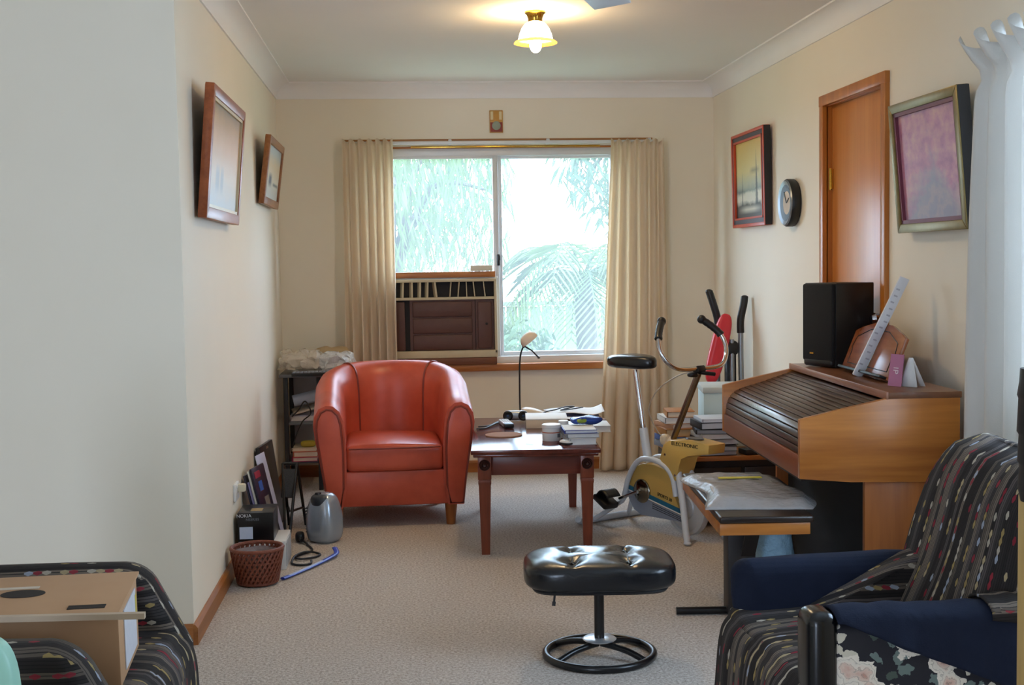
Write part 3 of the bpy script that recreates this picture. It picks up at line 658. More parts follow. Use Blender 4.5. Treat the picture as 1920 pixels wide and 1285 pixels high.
tag(put(MB().box((0, 0, .001), (.142, .182, .002)).out('paper_sheet', PAPER), (.785, 5.70, TZ+.0665), math.radians(-2)), 'white sheet lying on the blue edged book', 'paper')
pk = thing('foil_packet', 'shiny blue packet with green patch on top of books', 'packet', (.835, 5.80, TZ+.069), math.radians(8))
MB().sell((0, 0, .018), (.075, .045, .018), .8, .5, 28, 12).deform(lambda v: Vector((v.x, v.y, v.z+.004*math.sin(60*v.x)*math.sin(45*v.y)))).out('wrapper', M('blue foil', '#2446a0', .25, .3, sc=20), pk)
MB().sell((-.03, -.032, .02), (.028, .014, .010), .7, .6, 18, 10).out('patch', M('olive green print', '#8e9c28', .4, c2='#6a8a2a', sc=40), pk)
BS = 'papers and books at the back of the coffee table'
book('long white folder right of the white carton', (.868, 6.10, TZ), (.24, .20, .032), '#dadcde', math.radians(-3), '#f4f4f4', BS, 'folder', 'folder')
book('brown book with blue spine behind the white carton', (.915, 6.36, TZ), (.18, .14, .024), '#8a6a58', math.radians(4), '#e6ddd0', BS)
book('purple covered book under the loose papers', (.905, 6.50, TZ), (.19, .12, .030), '#54507a', math.radians(-6), '#dcdce6', BS)
for i, (x, y, z, wx, wy, rz, lb) in enumerate(((.845, 6.62, .034, .20, .18, 8, 'loose white sheet under the black cable on table'), (.93, 6.54, .042, .20, .25, -5, 'curled grey white sheet at the back right of table'), (.86, 6.36, .030, .16, .10, 3, 'small white note on the brown book'))):
    def sheet(u, v, i=i, wx=wx, wy=wy): return ((u-.5)*wx, (v-.5)*wy, .006*math.sin(5*u+i)+.010*(u*v)*(1 if i == 1 else .3)+.012*max(0, u-.75)*4*(i == 1))
    tag(put(MB().grid(sheet, 10, 10).out('paper_sheet', PAPER, solid=.0012), (x, y, TZ+z), math.radians(rz)), lb, 'paper', BS)
cbk = M('black cable rubber', '#18181c', .5)
tag(MB().tube(smooth([(.66, 6.53, TZ+.008), (.72, 6.50, TZ+.045), (.78, 6.52, TZ+.055), (.83, 6.58, TZ+.060), (.88, 6.55, TZ+.064), (.80, 6.49, TZ+.055), (.86, 6.47, TZ+.062), (.92, 6.50, TZ+.066)], 8), .0032, 6).out('cable', cbk), 'black cable tangled over the papers on coffee table', 'cable')
tag(MB().tube(smooth([(.36, 6.30, TZ+.004), (.42, 6.34, TZ+.004), (.48, 6.50, TZ+.004), (.53, 6.55, TZ+.004), (.46, 6.42, TZ+.004), (.39, 6.24, TZ+.004), (.345, 6.22, TZ+.004)], 8), .0034, 6).out('cable', cbk), 'black cable looped on the table beside the red armchair', 'cable')
LAMPC = M('cream lamp enamel', '#e4d2bc', .4, sc=8)
dl = thing('desk_lamp', 'slim cream desk lamp with black stem on coffee table', 'lamp', (.655, 6.615, TZ))
MB().sell((.02, 0, .022), (.075, .055, .030), .8, .8, 28, 12, (0, .28, 0)).deform(lambda v: Vector((v.x, v.y, max(v.z, 0)))).out('base', LAMPC, dl)
MB().tube(smooth([(-.05, 0, .022), (-.055, 0, .06), (-.055, 0, .20), (-.053, 0, .29), (-.045, 0, .35), (-.030, 0, .385)], 6), .0045, 8).tube([(-.05, 0, .02), (.03, 0, .03)], .005, 8).out('stem', BLACKM, dl)
MB().sell((0, 0, 0), (.050, .045, .046), .9, 1, 28, 16).deform(lambda v: Vector((v.x, v.y, v.z if v.z > -.004 else -.004-.1*(v.z+.004)))).deform(lambda v: Euler((0, -.66, 0)).to_matrix() @ v+Vector((.003, 0, .412))).out('lamp_head', LAMPC, dl)
MB().tube([(-.028, 0, .385), (.012, -.01, .36), (.045, -.015, .325)], .004, 8).sell((.047, -.015, .322), (.008, .008, .005), 1, 1, 12, 8).sell((-.03, -.004, .386), (.010, .010, .010), 1, 1, 12, 8).out('hinge_arm', BLACKM, dl)
# ------------------------------------------------------------------ footstool
BLK = leathermat('black footstool leather', '#1c1d20', '#131417', .24)
ot = thing('footstool', 'black tufted leather footstool on round tubular swivel base', 'stool', (.618, 4.05, 0), math.radians(-5))
def tuft(v):
    if v.z > .30:
        for sx in (-.088, .092):
            v.z -= .009*math.exp(-((v.x-sx)/.010)**2)
            for sy in (-.075, .075): v.z -= .016*math.exp(-(((v.x-sx)/.03)**2+((v.y-sy)/.035)**2))
        v.z += .003*math.sin(40*v.x+9*v.y)*math.sin(25*v.y)
    return v
pd = MB().sell((0, 0, .294), (.247, .172, .052), .5, .5, 96, 40).deform(tuft).out('pad', BLK, ot, ang=80)
for sx in (-.088, .092):
    for sy in (-.075, .075): MB().sell((sx, sy, .330), (.009, .009, .005), 1, 1, 12, 8).out('button', BLACKM, pd)
    MB().tube([(sx, y, .3515-.0*y) for y in ()] or [(sx, -.10, .333), (sx, -.03, .3385), (sx, .03, .3385), (sx, .10, .333)], .0022, 6).out('seam', BLACKM, pd)
MB().sell((0, 0, .250), (.222, .150, .013), .5, .42, 48, 10).out('base_pad', M('black vinyl underside', '#17171a', .5), ot)
MB().cyl((0, 0, .045), (0, 0, .242), .0165, n=20).out('column', BLACKM, ot)
zp = MB().box((-.150, -.130, .232), (.007, .003, .028), (0, .1, 0)).box((-.152, -.130, .214), (.011, .003, .014), (0, .1, 0)).out('zip_pull', M('dull zip metal', '#4a4a4e', .35, .9), ot)
MB().tube([(.177*math.cos(2*PI*i/64), .177*math.sin(2*PI*i/64), .0125) for i in range(64)], .0125, 12, closed=True).out('base_ring', BLACKM, ot)
for a in (math.radians(35), math.radians(145), math.radians(215), math.radians(325)):
    c, s_ = math.cos(a), math.sin(a); MB().tube(smooth([(.172*c, .172*s_, .014), (.11*c, .11*s_, .034), (.05*c, .05*s_, .042), (.008*c, .008*s_, .044)], 5), .0105, 10).out('spoke', BLACKM, ot)
MB().lathe([(0, .052), (.018, .053), (.052, .056), (.056, .060), (.05, .064), (.017, .064), (0, .064)], n=32).out('collar', M('satin chrome', '#e4e6ea', .32, .75, c2='#d8dade', sc=8), ot)
# ------------------------------------------------------------------ corner rack
RK = M('charcoal rack metal', '#23262c', .4, c2='#1b1d22', sc=20)
rk = thing('storage_rack', 'charcoal metal storage rack in the left back corner', 'rack', (-.735, 7.34, 0))
for x in (.045, .235):
    for y in (0, .36): MB().box((x, y, .33), (.026, .026, .66), bev=.003).out('post', RK, rk)
RKT = M('grey rack shelf', '#6a6e76', .4, c2='#585c64', sc=10)
MB().box((.195, .18, .668), (.37, .42, .018), bev=.003).out('shelf', RKT, rk)
for z in (.39, .165): MB().box((.14, .18, z), (.21, .38, .016), bev=.003).out('shelf', RKT, rk)
MB().box((.14, .37, .40), (.17, .006, .50)).out('back_panel', M('pale rack back', '#a8acb0', .6), rk)
RC = 'things on the corner rack'
tag(put(MB().lathe([(0, 0), (.033, 0), (.033, .17), (.028, .17), (.028, .004), (0, .004)], n=24).out('paper_roll', M('pale blue white roll', '#ccd6e8', .4)), (-.655, 7.41, .515), rot=(0, math.radians(78), math.radians(8))), 'rolled pale paper tube tilted on the rack', 'paper roll', RC)
book('open buff folder leaning inside the rack', (-.596, 7.48, .455), (.14, .22, .012), '#c8beb0', math.radians(12), '#ece6da', RC, 'folder', 'folder', rot=(0, math.radians(-14), math.radians(8)))
book('white lever file lying on the middle rack shelf', (-.596, 7.49, .399), (.155, .24, .034), '#b8b8cc', 0, '#eeeef2', RC, 'folder', 'folder')
book('orange paperback on the lower rack shelf', (-.585, 7.40, .199), (.14, .20, .032), '#d87a5a', 0, '#efe2d2', RC)
book('hot pink paperback under the orange one on rack', (-.592, 7.40, .174), (.145, .20, .024), '#c8286a', math.radians(2), '#efe2d2', RC)
book('cream book lying on the orange paperback in rack', (-.590, 7.41, .232), (.14, .19, .018), '#d8cdb8', math.radians(-2), '#efe8da', RC)
tag(put(MB().sell((0, 0, .018), (.045, .03, .018), .6, .6, 20, 10).out('yellow_pouch', M('mustard pouch', '#a8922a', .5)), (-.57, 7.36, .251)), 'small mustard pouch on top of the rack books', 'pouch', RC)
tag(MB().tube(smooth([(-.66, 7.345, .43), (-.62, 7.335, .47), (-.58, 7.33, .52), (-.55, 7.335, .45), (-.60, 7.33, .40), (-.645, 7.33, .30), (-.665, 7.335, .22)], 7), .004, 6).out('cable', cbk), 'black cable hanging through the middle of the rack', 'cable', RC)
kb = thing('keyboard', 'dark computer keyboard lying on the rack top', 'keyboard', (-.515, 7.24, .677), math.radians(3))
MB().box((0, 0, .009), (.26, .11, .018), bev=.004).out('body', BLACK, kb)
for i in range(12):
    for j in range(4): MB().box((-.115+.021*i, -.036+.024*j, .020), (.016, .018, .006), bev=.001).out('key', M('grey key', '#8a8e98', .5), kb)
def bagmat(name, c, al=.45, bs=.9):
    m, g, b = newmat(name); nt = m.node_tree; out = nt.nodes['Material Output']; n = g.noise(g.coord(), 22., 4)
    g.put(b.inputs['Base Color'], g.mix(n, lin(c), tuple(min(1, v*1.35) for v in lin(c)[:3])+(1,))); b.inputs['Roughness'].default_value = .22
    g.put(b.inputs['Normal'], g.bump(g.noise(g.coord(), 34., 4), bs, .02))
    t = g.n('ShaderNodeBsdfTransparent'); mx = g.n('ShaderNodeMixShader'); mx.inputs[0].default_value = al
    nt.links.new(b.outputs[0], mx.inputs[1]); nt.links.new(t.outputs[0], mx.inputs[2]); nt.links.new(mx.outputs[0], out.inputs[0]); return m
def crumple(seed, am, f=28):
    from mathutils import noise
    def fn(v): 
        n = noise.noise_vector(v*f*.5+Vector((seed, seed*2, 0)))*am+noise.noise_vector(v*f+Vector((seed, 0, 3)))*am*.5
        return v+Vector((n.x, n.y, n.z*.8 if v.z > .01 else 0))
    return fn
BAG = bagmat('clear plastic bag', '#d9cdbc', .4)
tag(put(MB().sell((0, 0, .05), (.122, .12, .05), .7, .6, 56, 28).deform(crumple(1, .045, 34)).deform(lambda v: Vector((v.x, v.y, max(v.z, 0)))).out('plastic_bag', BAG, ang=25), (-.605, 7.43, .698)), 'crumpled clear plastic bag on left side of rack top', 'plastic bag', 'plastic bags on the rack')
tag(put(MB().sell((0, 0, .05), (.10, .10, .055), .7, .6, 56, 28).deform(crumple(5, .045, 34)).deform(lambda v: Vector((v.x, v.y, max(v.z, 0)))).out('plastic_bag', bagmat('white plastic bag', '#e4e2e0', .3), ang=25), (-.418, 7.42, .690)), 'crumpled whitish plastic bag on right side of rack top', 'plastic bag', 'plastic bags on the rack')
tag(put(MB().sell((0, 0, .07), (.11, .05, .07), .6, .6, 40, 20).deform(crumple(9, .014)).deform(lambda v: Vector((v.x, v.y, max(v.z, 0)))).out('paper_bag', M('brown kraft paper', '#b49a74', .8, bump=.4, bsc=30)), (-.43, 7.565, .678)), 'brown paper bag behind the plastic bags on rack', 'bag')
# ------------------------------------------------------------------ clutter along the left wall
wbx = thing('white_box', 'white flat box on the floor under the black carton', 'box', (-.627, 5.53, 0))
MB().box((0, 0, .062), (.20, .24, .124), bev=.002).out('body', M('white glossy card', '#e2dfda', .4, sc=6), wbx); MB().box((.1015, 0, .062), (.002, .22, .10)).out('grey_end', M('grey print card', '#8a8c92', .5, c2='#c8c8c8', sc=25), wbx)
bb = thing('black_carton', 'black product carton with white sticker on the white box', 'box', (-.653, 5.52, .1245))
MB().box((0, 0, .062), (.152, .20, .124), bev=.002).out('body', M('black glossy card', '#0e0f12', .3, sc=6), bb)
MB().box((-.040, -.101, .038), (.056, .002, .052)).out('sticker', M('white sticker', '#d4dcf0', .5, c2='#c4d0e8', sc=60), bb)
MB().box((.0, -.03, .1245), (.05, .06, .0016)).out('top_label', M('gold print', '#b89a5a', .5, c2='#7a6a50', sc=60), bb)
WTX = M('white lettering', '#d8dce4', .5); GTX = M('dim grey lettering', '#787c84', .5)
text('NOKIA', .020, WTX, bb, (-.048, -.1012, .112), (PI/2, 0, 0)); text('NSERIES', .016, GTX, bb, (-.012, -.1012, .095), (PI/2, 0, 0))
LB = 'books leaning on the left wall'
def leaner(label, loc, d, rot, cover, name='book', pages='#e0dcd4'): return book(label, loc, d, cover, 0, pages, LB, name, 'book' if name == 'book' else 'folder', rot)
# leaning slabs: local x = height (leaning up), z = thickness
lbk = thing('magazine', 'dark blue magazine with red and blue print leaning on wall', 'magazine', (-.600, 5.79, .0), rot=(0, math.radians(-13), math.radians(-10)), group=LB)
MB().box((0, 0, .20), (.010, .19, .40), bev=.001).out('cover', M('navy print', '#23203c', .35, c2='#14121e', sc=9), lbk)
MB().box((.0055, -.03, .365), (.002, .08, .03)).out('red_title', M('red print', '#a02c40', .4), lbk); MB().box((.0055, -.02, .31), (.002, .05, .045)).out('blue_print', M('blue print', '#2c62b4', .4), lbk)
MB().box((.0055, .02, .215), (.002, .06, .08)).out('grey_photo', M('grey photo print', '#9a948e', .4, c2='#5a5450', sc=40), lbk)
for i in range(5): MB().box((.0055, -.05+.022*i, .13), (.002, .007, .07)).out('stripe', M('pale stripe print', '#c8bcb4', .4), lbk)
for i, (dx, dy, h, c, lb) in enumerate(((-.013, .0, .39, '#d8d4cc', 'cream booklet leaning behind the navy magazine'), (-.024, .0, .34, '#8884b4', 'lilac booklet leaning behind the cream booklet'), (-.036, .0, .37, '#26263a', 'black folder leaning flat against left wall'))):
    t = thing('booklet', lb, 'booklet', (-.600+dx, 5.79+dy, 0), rot=(0, math.radians(-13), math.radians(-10)), group=LB); MB().box((0, 0, h/2), (.008, .19, h), bev=.001).out('cover', M('booklet '+c, c, .4), t)
pc = thing('pale_card', 'pale lilac card leaning beside the navy magazine', 'card', (-.588, 5.90, 0), rot=(0, math.radians(-13), math.radians(-10)), group=LB); MB().box((0, 0, .22), (.004, .14, .44), bev=.001).out('sheet', M('pale lilac card', '#c4c4dc', .5), pc)
bp = thing('black_portfolio', 'tall black portfolio leaning on wall beside the rack', 'folder', (-.655, 6.35, 0), rot=(0, math.radians(-8), math.radians(-6))); MB().box((0, 0, .21), (.022, .30, .42), bev=.004).out('body', M('black vinyl', '#1a1a1c', .4), bp); MB().box((.012, .0, .40), (.004, .05, .012)).out('clasp', CHROME, bp)
es = thing('folding_stand', 'small black folding metal stand on the floor by rack', 'stand', (-.572, 6.15, 0), math.radians(-8))
for (a, b) in (((-.035, .02, .34), (.012, -.17, 0)), ((.035, .02, .34), (.03, .2, 0)), ((-.035, .02, .34), (-.055, .2, 0)), ((.035, .02, .34), (.03, -.17, .0))): MB().tube([a, b], .0075, 8).out('leg', BLACKM, es)
MB().tube([(-.035, .02, .34), (.035, .02, .34)], .0075, 8).out('top_bar', BLACKM, es); MB().tube([(.02, -.10, .13), (-.045, .15, .10)], .006, 8).tube([(.032, -.1, .13), (.03, .15, .10)], .006, 8).out('brace', BLACKM, es)
MB().box((.0, -.02, .25), (.06, .02, .14), (math.radians(-24), 0, 0)).out('panel', M('dark grey mesh', '#2c2c30', .6, bump=.4, bsc=300), es)
ht = thing('fan_heater', 'silver egg shaped fan heater on the carpet', 'heater', (-.395, 5.95, 0), math.radians(-35))
HS = M('silver heater plastic', '#b0bac6', .25, .5, c2='#a4aeba', sc=6); HD = M('dark heater plastic', '#3c3f44', .35, .3, sc=10)
def egg(v): k = v.z/.235; s_ = 1-.42*max(0, k-.45)**1.3*1.6; return Vector((v.x*s_, v.y*s_, v.z))
MB().sell((0, 0, .115), (.082, .075, .118), .45, .7, 40, 28).deform(lambda v: Vector((v.x, v.y, max(v.z, .002)))).deform(egg).out('shell', HS, ht)
MB().sell((0, -.010, .196), (.050, .055, .035), .6, .8, 28, 14).out('crown', HD, ht)
for i in range(9): MB().box((-.074+.0*i, -.028, .05+.014*i), (.012, .07, .004), (0, 0, .45)).out('grille_slat', HD, ht)
MB().lathe([(0, .012), (.014, .010), (.016, 0)], (-.01, -.03, .226), 18).out('dial', BLACK, ht); MB().box((.02, -.01, .228), (.03, .02, .008), bev=.003).out('button', WHITEP, ht)
# woven waste basket
bk = thing('waste_basket', 'reddish brown woven wicker waste basket beside left wall', 'basket', (-.622, 5.19, 0))
WK = M('reddish wicker', '#8a4a34', .5, c2='#6a3322', sc=60, bump=.5, bsc=120)
br_ = lambda z: .074+.030*(z/.155)**.7
wv = MB()
for sg in (-1, 1):
    for k in range(30):
        P = [Vector(((br_(z)+sg*.0016)*math.cos(a), (br_(z)+sg*.0016)*math.sin(a), z)) for z, a in ((.008+.140*t/12, 2*PI*k/30+sg*.9*t/12) for t in range(13))]
        wv.tube(P, .0060, 4)
wv.out('weave', WK, bk)
for z, r in ((.012, .006), (.05, .004), (.10, .004), (.150, .008)):
    MB().tube([((br_(z)+.001)*math.cos(2*PI*i/48), (br_(z)+.001)*math.sin(2*PI*i/48), z) for i in range(48)], r, 8, closed=True).out('hoop' if z < .14 else 'rim', WK, bk)
MB().lathe([(0, .004), (.076, .004), (.078, .010), (0, .010)], n=32).out('base', WK, bk)
MB().lathe([(0, .02), (.068, .02), (.094, .135), (.092, .135), (.066, .024), (0, .024)], n=32).deform(crumple(3, .006)).out('liner_bag', bagmat('basket liner', '#9a8a88', .3), bk)
pc_ = smooth([(-.505, 5.93, .02), (-.47, 5.86, .006), (-.44, 5.74, .006), (-.48, 5.67, .006), (-.505, 5.62, .006), (-.48, 5.56, .010), (-.42, 5.60, .006), (-.40, 5.66, .006), (-.46, 5.68, .014), (-.505, 5.60, .014), (-.51, 5.50, .006), (-.47, 5.46, .006), (-.43, 5.48, .006), (-.43, 5.54, .006)], 8)
cbl = thing('extension_lead', 'black power cord with plug coiled on the carpet', 'cable')
MB().tube(pc_, .005, 8).out('cord', cbk, cbl); MB().sell((-.512, 5.95, .026), (.022, .030, .024), .7, .8, 18, 10).cyl((-.508, 5.92, .024), (-.50, 5.90, .018), .009, n=10).out('plug', BLACK, cbl)
bs = thing('blue_strap', 'bright blue plastic strap with white print lying on carpet', 'strap')
pts = smooth([(-.525, 5.225, .008), (-.49, 5.285, .008), (-.42, 5.42, .008), (-.36, 5.54, .010), (-.325, 5.62, .016), (-.335, 5.68, .028)], 8)
MB().tube(pts, .012, 8, flat=.45).out('band', M('bright blue plastic', '#2c46c4', .35, c2='#2038a0', sc=20), bs)
MB().tube([Vector((p.x, p.y, p.z+.0035)) for p in pts[6:22]], .007, 6, flat=.4).out('print', M('pale blue print', '#c4d0f0', .4), bs)
# ------------------------------------------------------------------ exercise bike (local x = forward, camera sees the -y side)
YEL = M('mustard yellow plastic', '#d6b264', .38, c2='#ccA656', sc=5); TUBE = M('white enamel tube', '#d6dce4', .3, c2='#cad2dc', sc=6)
GRY = M('grey blue decal', '#8c96a8', .4, sc=8); TEAL = M('teal decal', '#1c6a8c', .4)
bi = thing('exercise_bike', 'old mustard yellow and white exercise bike beside the table', 'exercise bike', (1.03, 6.20, 0), math.radians(-60))
MB().tube(smooth([(-.02, -.215, .030), (-.03, -.19, .018), (-.03, -.10, .018), (-.03, .10, .018), (-.03, .19, .018), (-.02, .215, .030)], 5), .0165, 10).out('rear_stabiliser', TUBE, bi)
MB().tube([(-.02, -.11, .02), (.10, -.03, .12), (.17, -.022, .22)], .012, 8).tube([(-.02, .11, .02), (.10, .03, .12), (.17, .022, .22)], .012, 8).out('rear_stay', TUBE, bi)
for s_ in (-1, 1): MB().tube(smooth([(.13, s_*.046, .14), (.17, s_*.046, .25), (.24, s_*.046, .335), (.33, s_*.046, .355), (.43, s_*.046, .335), (.485, s_*.046, .285), (.51, s_*.05, .20)], 6), .0135, 10).out('frame_arch', TUBE, bi)
MB().cyl((.262, 0, .33), (.225, 0, .49), .021, n=16).out('seat_tube', TUBE, bi)
MB().cyl((.23, 0, .47), (.172, 0, .77), .0125, n=14).out('seat_post', CHROME, bi)
def sad(v):
    t = (v.x+.14)/.28; v.y *= 1-.55*max(0, t-.35)/.65; v.z += .006*math.cos(6*v.x); return v
sd = MB().sell((0, 0, 0), (.145, .105, .034), .55, .75, 40, 20).deform(sad).deform(lambda v: v+Vector((.165, 0, .805))).out('saddle', BLK, bi)
case = [(.150, .20), (.165, .26), (.205, .305), (.26, .325), (.34, .328), (.43, .312), (.455, .295), (.462, .25), (.475, .20), (.50, .155), (.53, .13), (.53, .085), (.25, .075), (.195, .095), (.158, .145)]
MB().prism(case, 'y', -.034, .034, bev=.006).out('casing', YEL, bi)
low = [(.152, .178), (.53, .112), (.53, .083), (.25, .073), (.194, .093), (.156, .143)]
MB().prism(low, 'y', -.0375, -.030).out('grey_panel', GRY, bi)
MB().prism([(.150, .208), (.515, .144), (.527, .122), (.151, .187)], 'y', -.0385, -.030).out('teal_stripe', TEAL, bi)
MB().prism([(.151, .187), (.53, .121), (.53, .116), (.151, .181)], 'y', -.0390, -.030).out('white_stripe', PAPER, bi)
for k in range(3): MB().prism([(.33, .140-.010*k), (.53, .105-.008*k), (.53, .102-.008*k), (.33, .137-.010*k)], 'y', -.0383, -.030).out('pin_stripe', BLACK, bi)
text('SPORTS 30', .022, BLACK, bi, (.415, -.0355, .182), (PI/2, math.radians(10), 0))
MB().lathe([(0, -.066), (.010, -.064), (.014, -.056), (.05, -.048), (.058, -.040), (.058, -.034), (0, -.034)], (.255, 0, .190), 32, 'y').out('chain_disc', M('dark chrome', '#8a8478', .18, 1., sc=10), bi)
MB().tube([(.255, -.066, .19), (.13, -.075, .140)], .008, 8).out('crank', CHROME, bi); MB().tube([(.255, .05, .19), (.38, .075, .24)], .008, 8).out('crank', CHROME, bi)
pdl = MB().box((.085, -.125, .128), (.105, .088, .030), (0, .45, 0), .008).out('pedal', BLACK, bi)
MB().grid(lambda u, v: (.045+.10*u+.0*v, -.165+.085*v, .135+.040*math.sin(PI*u)+.02*u), 10, 4).out('toe_strap', BLACK, pdl, solid=.004)
MB().box((.40, .125, .245), (.105, .088, .030), (0, .3, 0), .008).out('pedal', BLACK, bi)
MB().lathe([(0, -.016), (.05, -.016), (.055, -.011), (.105, -.011), (.112, -.017), (.128, -.017), (.130, -.012), (.130, .012), (.128, .017), (0, .017)], (.535, 0, .148), 48, 'y').out('flywheel', M('pale grey flywheel', '#c4c8cc', .35, .2, c2='#b4b8be', sc=6), bi)
for y0, y1 in ((-.030, -.10), (.030, .14)):
    MB().tube([(.505, y0, .33), (.575, (y0+y1)/2, .17), (.640, y1, .012)], .0155, 10).sell((.641, y1, .010), (.019, .019, .010), 1, 1, 14, 8).out('front_leg', TUBE, bi)
cons = [(.400, .365), (.425, .435), (.47, .462), (.60, .475), (.735, .466), (.728, .422), (.60, .402), (.545, .385), (.530, .33), (.512, .275), (.490, .272)]
MB().prism(cons, 'y', -.052, .052, bev=.005).out('console', YEL, bi)
MB().lathe([(0, .006), (.03, .006), (.034, 0)], (.585, 0, .474), 20).deform(lambda v: Vector((v.x*1.6-.35, v.y, v.z+.0))).out('dial_plate', M('dark dial plate', '#4a4440', .3), bi)
text('ELECTRONIC', .024, BLACK, bi, (.575, -.0535, .449), (PI/2, 0, 0), sx=1.25)
for x, z in ((.44, .39), (.508, .30)): MB().lathe([(0, -.056), (.006, -.055), (.007, -.052)], (x, 0, z), 12, 'y').out('bolt', CHROME, bi)
MB().cyl((.43, 0, .44), (.617, 0, .785), .0155, n=14).out('stem', M('bronzed chrome', '#9a8a7c', .25, 1., c2='#7a6a5e', sc=10), bi)
MB().sell((.405, -.02, .455), (.022, .022, .026), .7, .7, 16, 10).cyl((.415, -.01, .44), (.44, 0, .455), .02, n=12).out('tension_knob', M('cream knob', '#e0cdb0', .4), bi)
MB().box((.62, 0, .797), (.04, .05, .03), (0, -.5, 0), .006).sell((.605, -.02, .775), (.018, .035, .012), .7, .7, 16, 8).tube([(.63, .0, .785), (.66, .06, .775)], .009, 8).out('clamp', BLACK, bi)
for s_ in (-1, 1):
    hb = smooth([(.622, 0, .805), (.622, s_*.07, .803), (.618, s_*.14, .812), (.602, s_*.185, .845), (.582, s_*.205, .895), (.562, s_*.195, .945), (.535, s_*.165, .985), (.505, s_*.125, 1.02)], 6)
    h = MB().tube(hb, .0105, 10).out('handlebar', CHROME, bi)
    g_ = hb[30:]; MB().tube(g_, [.0185 if i in (0, 1) else (.0165+.0012*(i % 2)) for i in range(len(g_))], 12).sell(g_[-1], (.021, .021, .021), 1, 1, 14, 10).out('grip', BLACK, h)
MB().tube(smooth([(.61, -.01, .79), (.54, -.05, .77), (.43, -.08, .70), (.36, -.08, .60), (.38, -.05, .50), (.42, -.02, .45)], 8), .003, 6).out('cable', M('pale cable', '#b8aa98', .4), bi)
# ------------------------------------------------------------------ ab trainer folded in the corner behind
ab = thing('ab_trainer', 'folded exercise frame with red pad and black foam handles in corner', 'exercise machine', (1.80, 6.98, 0))
STL = M('grey steel tube', '#9a9ea4', .3, .8, sc=10); REDV = M('bright red vinyl', '#d8303c', .35, c2='#c82834', sc=6)
for x, y, l in ((-.03, .05, (-.075, .06, 1.12)), (.085, -.02, (.108, -.02, 1.085))):
    MB().tube(smooth([(x*.6, y, .012), (x, y, .45), (x, y, .80), (x, y, .93)], 5), .016, 10).out('upright', STL, ab)
    MB().tube(smooth([(x, y, .885), (x, y, .96), ((x*1.6+l[0])/2.4, y, 1.04), l], 5), .0215, 12).sell(l, (.0215, .0215, .012), 1, 1, 12, 8).out('foam_handle', BLACK, ab)
MB().sell((0, 0, 0), (.048, .03, .20), .7, .6, 24, 24).deform(lambda v: Euler((0, math.radians(14), 0)).to_matrix() @ v+Vector((-.045, -.03, .80))).out('pad', REDV, ab)
MB().sell((.03, -.01, .80), (.045, .04, .045), .8, .8, 20, 12).box((.03, 0, .6), (.06, .05, .36), bev=.01).out('hinge_block', BLACK, ab)
MB().tube([(.03, -.03, .85), (.035, -.035, .35), (.03, -.04, .012)], .014, 10).out('stay', STL, ab)
MB().tube([(-.08, .04, .014), (.12, .04, .014)], .014, 10).out('floor_bar', STL, ab)
# ------------------------------------------------------------------ low cabinet, books and pale box
LC = wood('orange veneer', '#a86a34', '#8a4f22', 0, 10, .4)
lc = thing('low_cabinet', 'low timber cabinet with dark front behind the exercise bike', 'cabinet', (1.625, 6.27, 0))
MB().box((0, 0, .335), (.62, .62, .022), bev=.003).out('top', LC, lc); MB().box((0, .01, .17), (.59, .58, .306)).out('body', M('dark brown carcass', '#1e1713', .5, sc=10), lc)
for x in (-.15, .15): MB().box((x, -.292, .16), (.28, .014, .26), bev=.003).out('door', M('black brown door', '#2a1f19', .4, sc=10), lc)
pb_ = thing('pale_blue_box', 'pale blue white foam box standing on the low cabinet', 'box', (1.695, 6.40, .347), math.radians(-8))
FOAM = M('pale blue foam', '#c6dadc', .6, c2='#b4ccd2', sc=9)
MB().box((0, 0, .14), (.34, .30, .28), bev=.006).out('body', FOAM, pb_); MB().box((0, 0, .290), (.35, .31, .03), bev=.004).out('lid', M('grey white lid', '#c4ccca', .6, sc=9), pb_)
BL = 'left pile of books on the low cabinet'; BR_ = 'right pile of books on the low cabinet'
z = .347
for d, c, rz, lb, pg in (((.16, .22, .034), '#8e96a4', 12, 'grey blue book, lowest of left pile on cabinet', '#e8e8ea'), ((.15, .21, .028), '#5c7cc0', 20, 'blue edged book, second from bottom of left pile', '#e6e8f0'), ((.17, .22, .040), '#b87838', 4, 'fat orange tan book in middle of left pile', '#dcb88a'), ((.15, .20, .024), '#c89a7a', 16, 'peach booklet fourth from bottom of left pile', '#eee2d4'), ((.15, .20, .030), '#e2e0da', 0, 'white book under the top of left pile', '#f2f0ea'), ((.14, .19, .030), '#b4763c', -6, 'tan paperback on top of left pile', '#ecdcc4')):
    book(lb, (1.385+random.uniform(-.012, .012), 6.33+random.uniform(-.01, .01), z), d, c, math.radians(rz), pg, BL); z += d[2]+.0008
z = .347
for d, c, rz, lb, pg in (((.19, .20, .022), '#2c2c30', 4, 'thin black book, lowest of right pile on cabinet', '#c8c8c8'), ((.20, .22, .026), '#1c1c22', -3, 'black book second from bottom of right pile', '#b8bcc0'), ((.18, .20, .030), '#1a2238', 6, 'dark navy book third in right pile', '#dadde2'), ((.17, .20, .024), '#c8ccd2', 2, 'silver grey book in middle of right pile', '#e8eaee'), ((.17, .19, .022), '#1e2026', -8, 'slim black book above the silver one', '#a8acb4'), ((.17, .19, .034), '#14161c', 3, 'thick black book near top of right pile', '#d8dce2'), ((.165, .185, .016), '#cdd6e4', 0, 'pale blue booklet on top of right pile', '#eef2f6')):
    book(lb, (1.505+random.uniform(-.01, .01), 6.085+random.uniform(-.008, .008), z), d, c, math.radians(rz), pg, BR_); z += d[2]+.0008
tag(put(MB().box((0, 0, .013), (.22, .09, .026), bev=.004).out('black_case', BLACK), (1.74, 6.03, .3475), math.radians(10)), 'flat black instrument case at the front edge of the low cabinet', 'case')
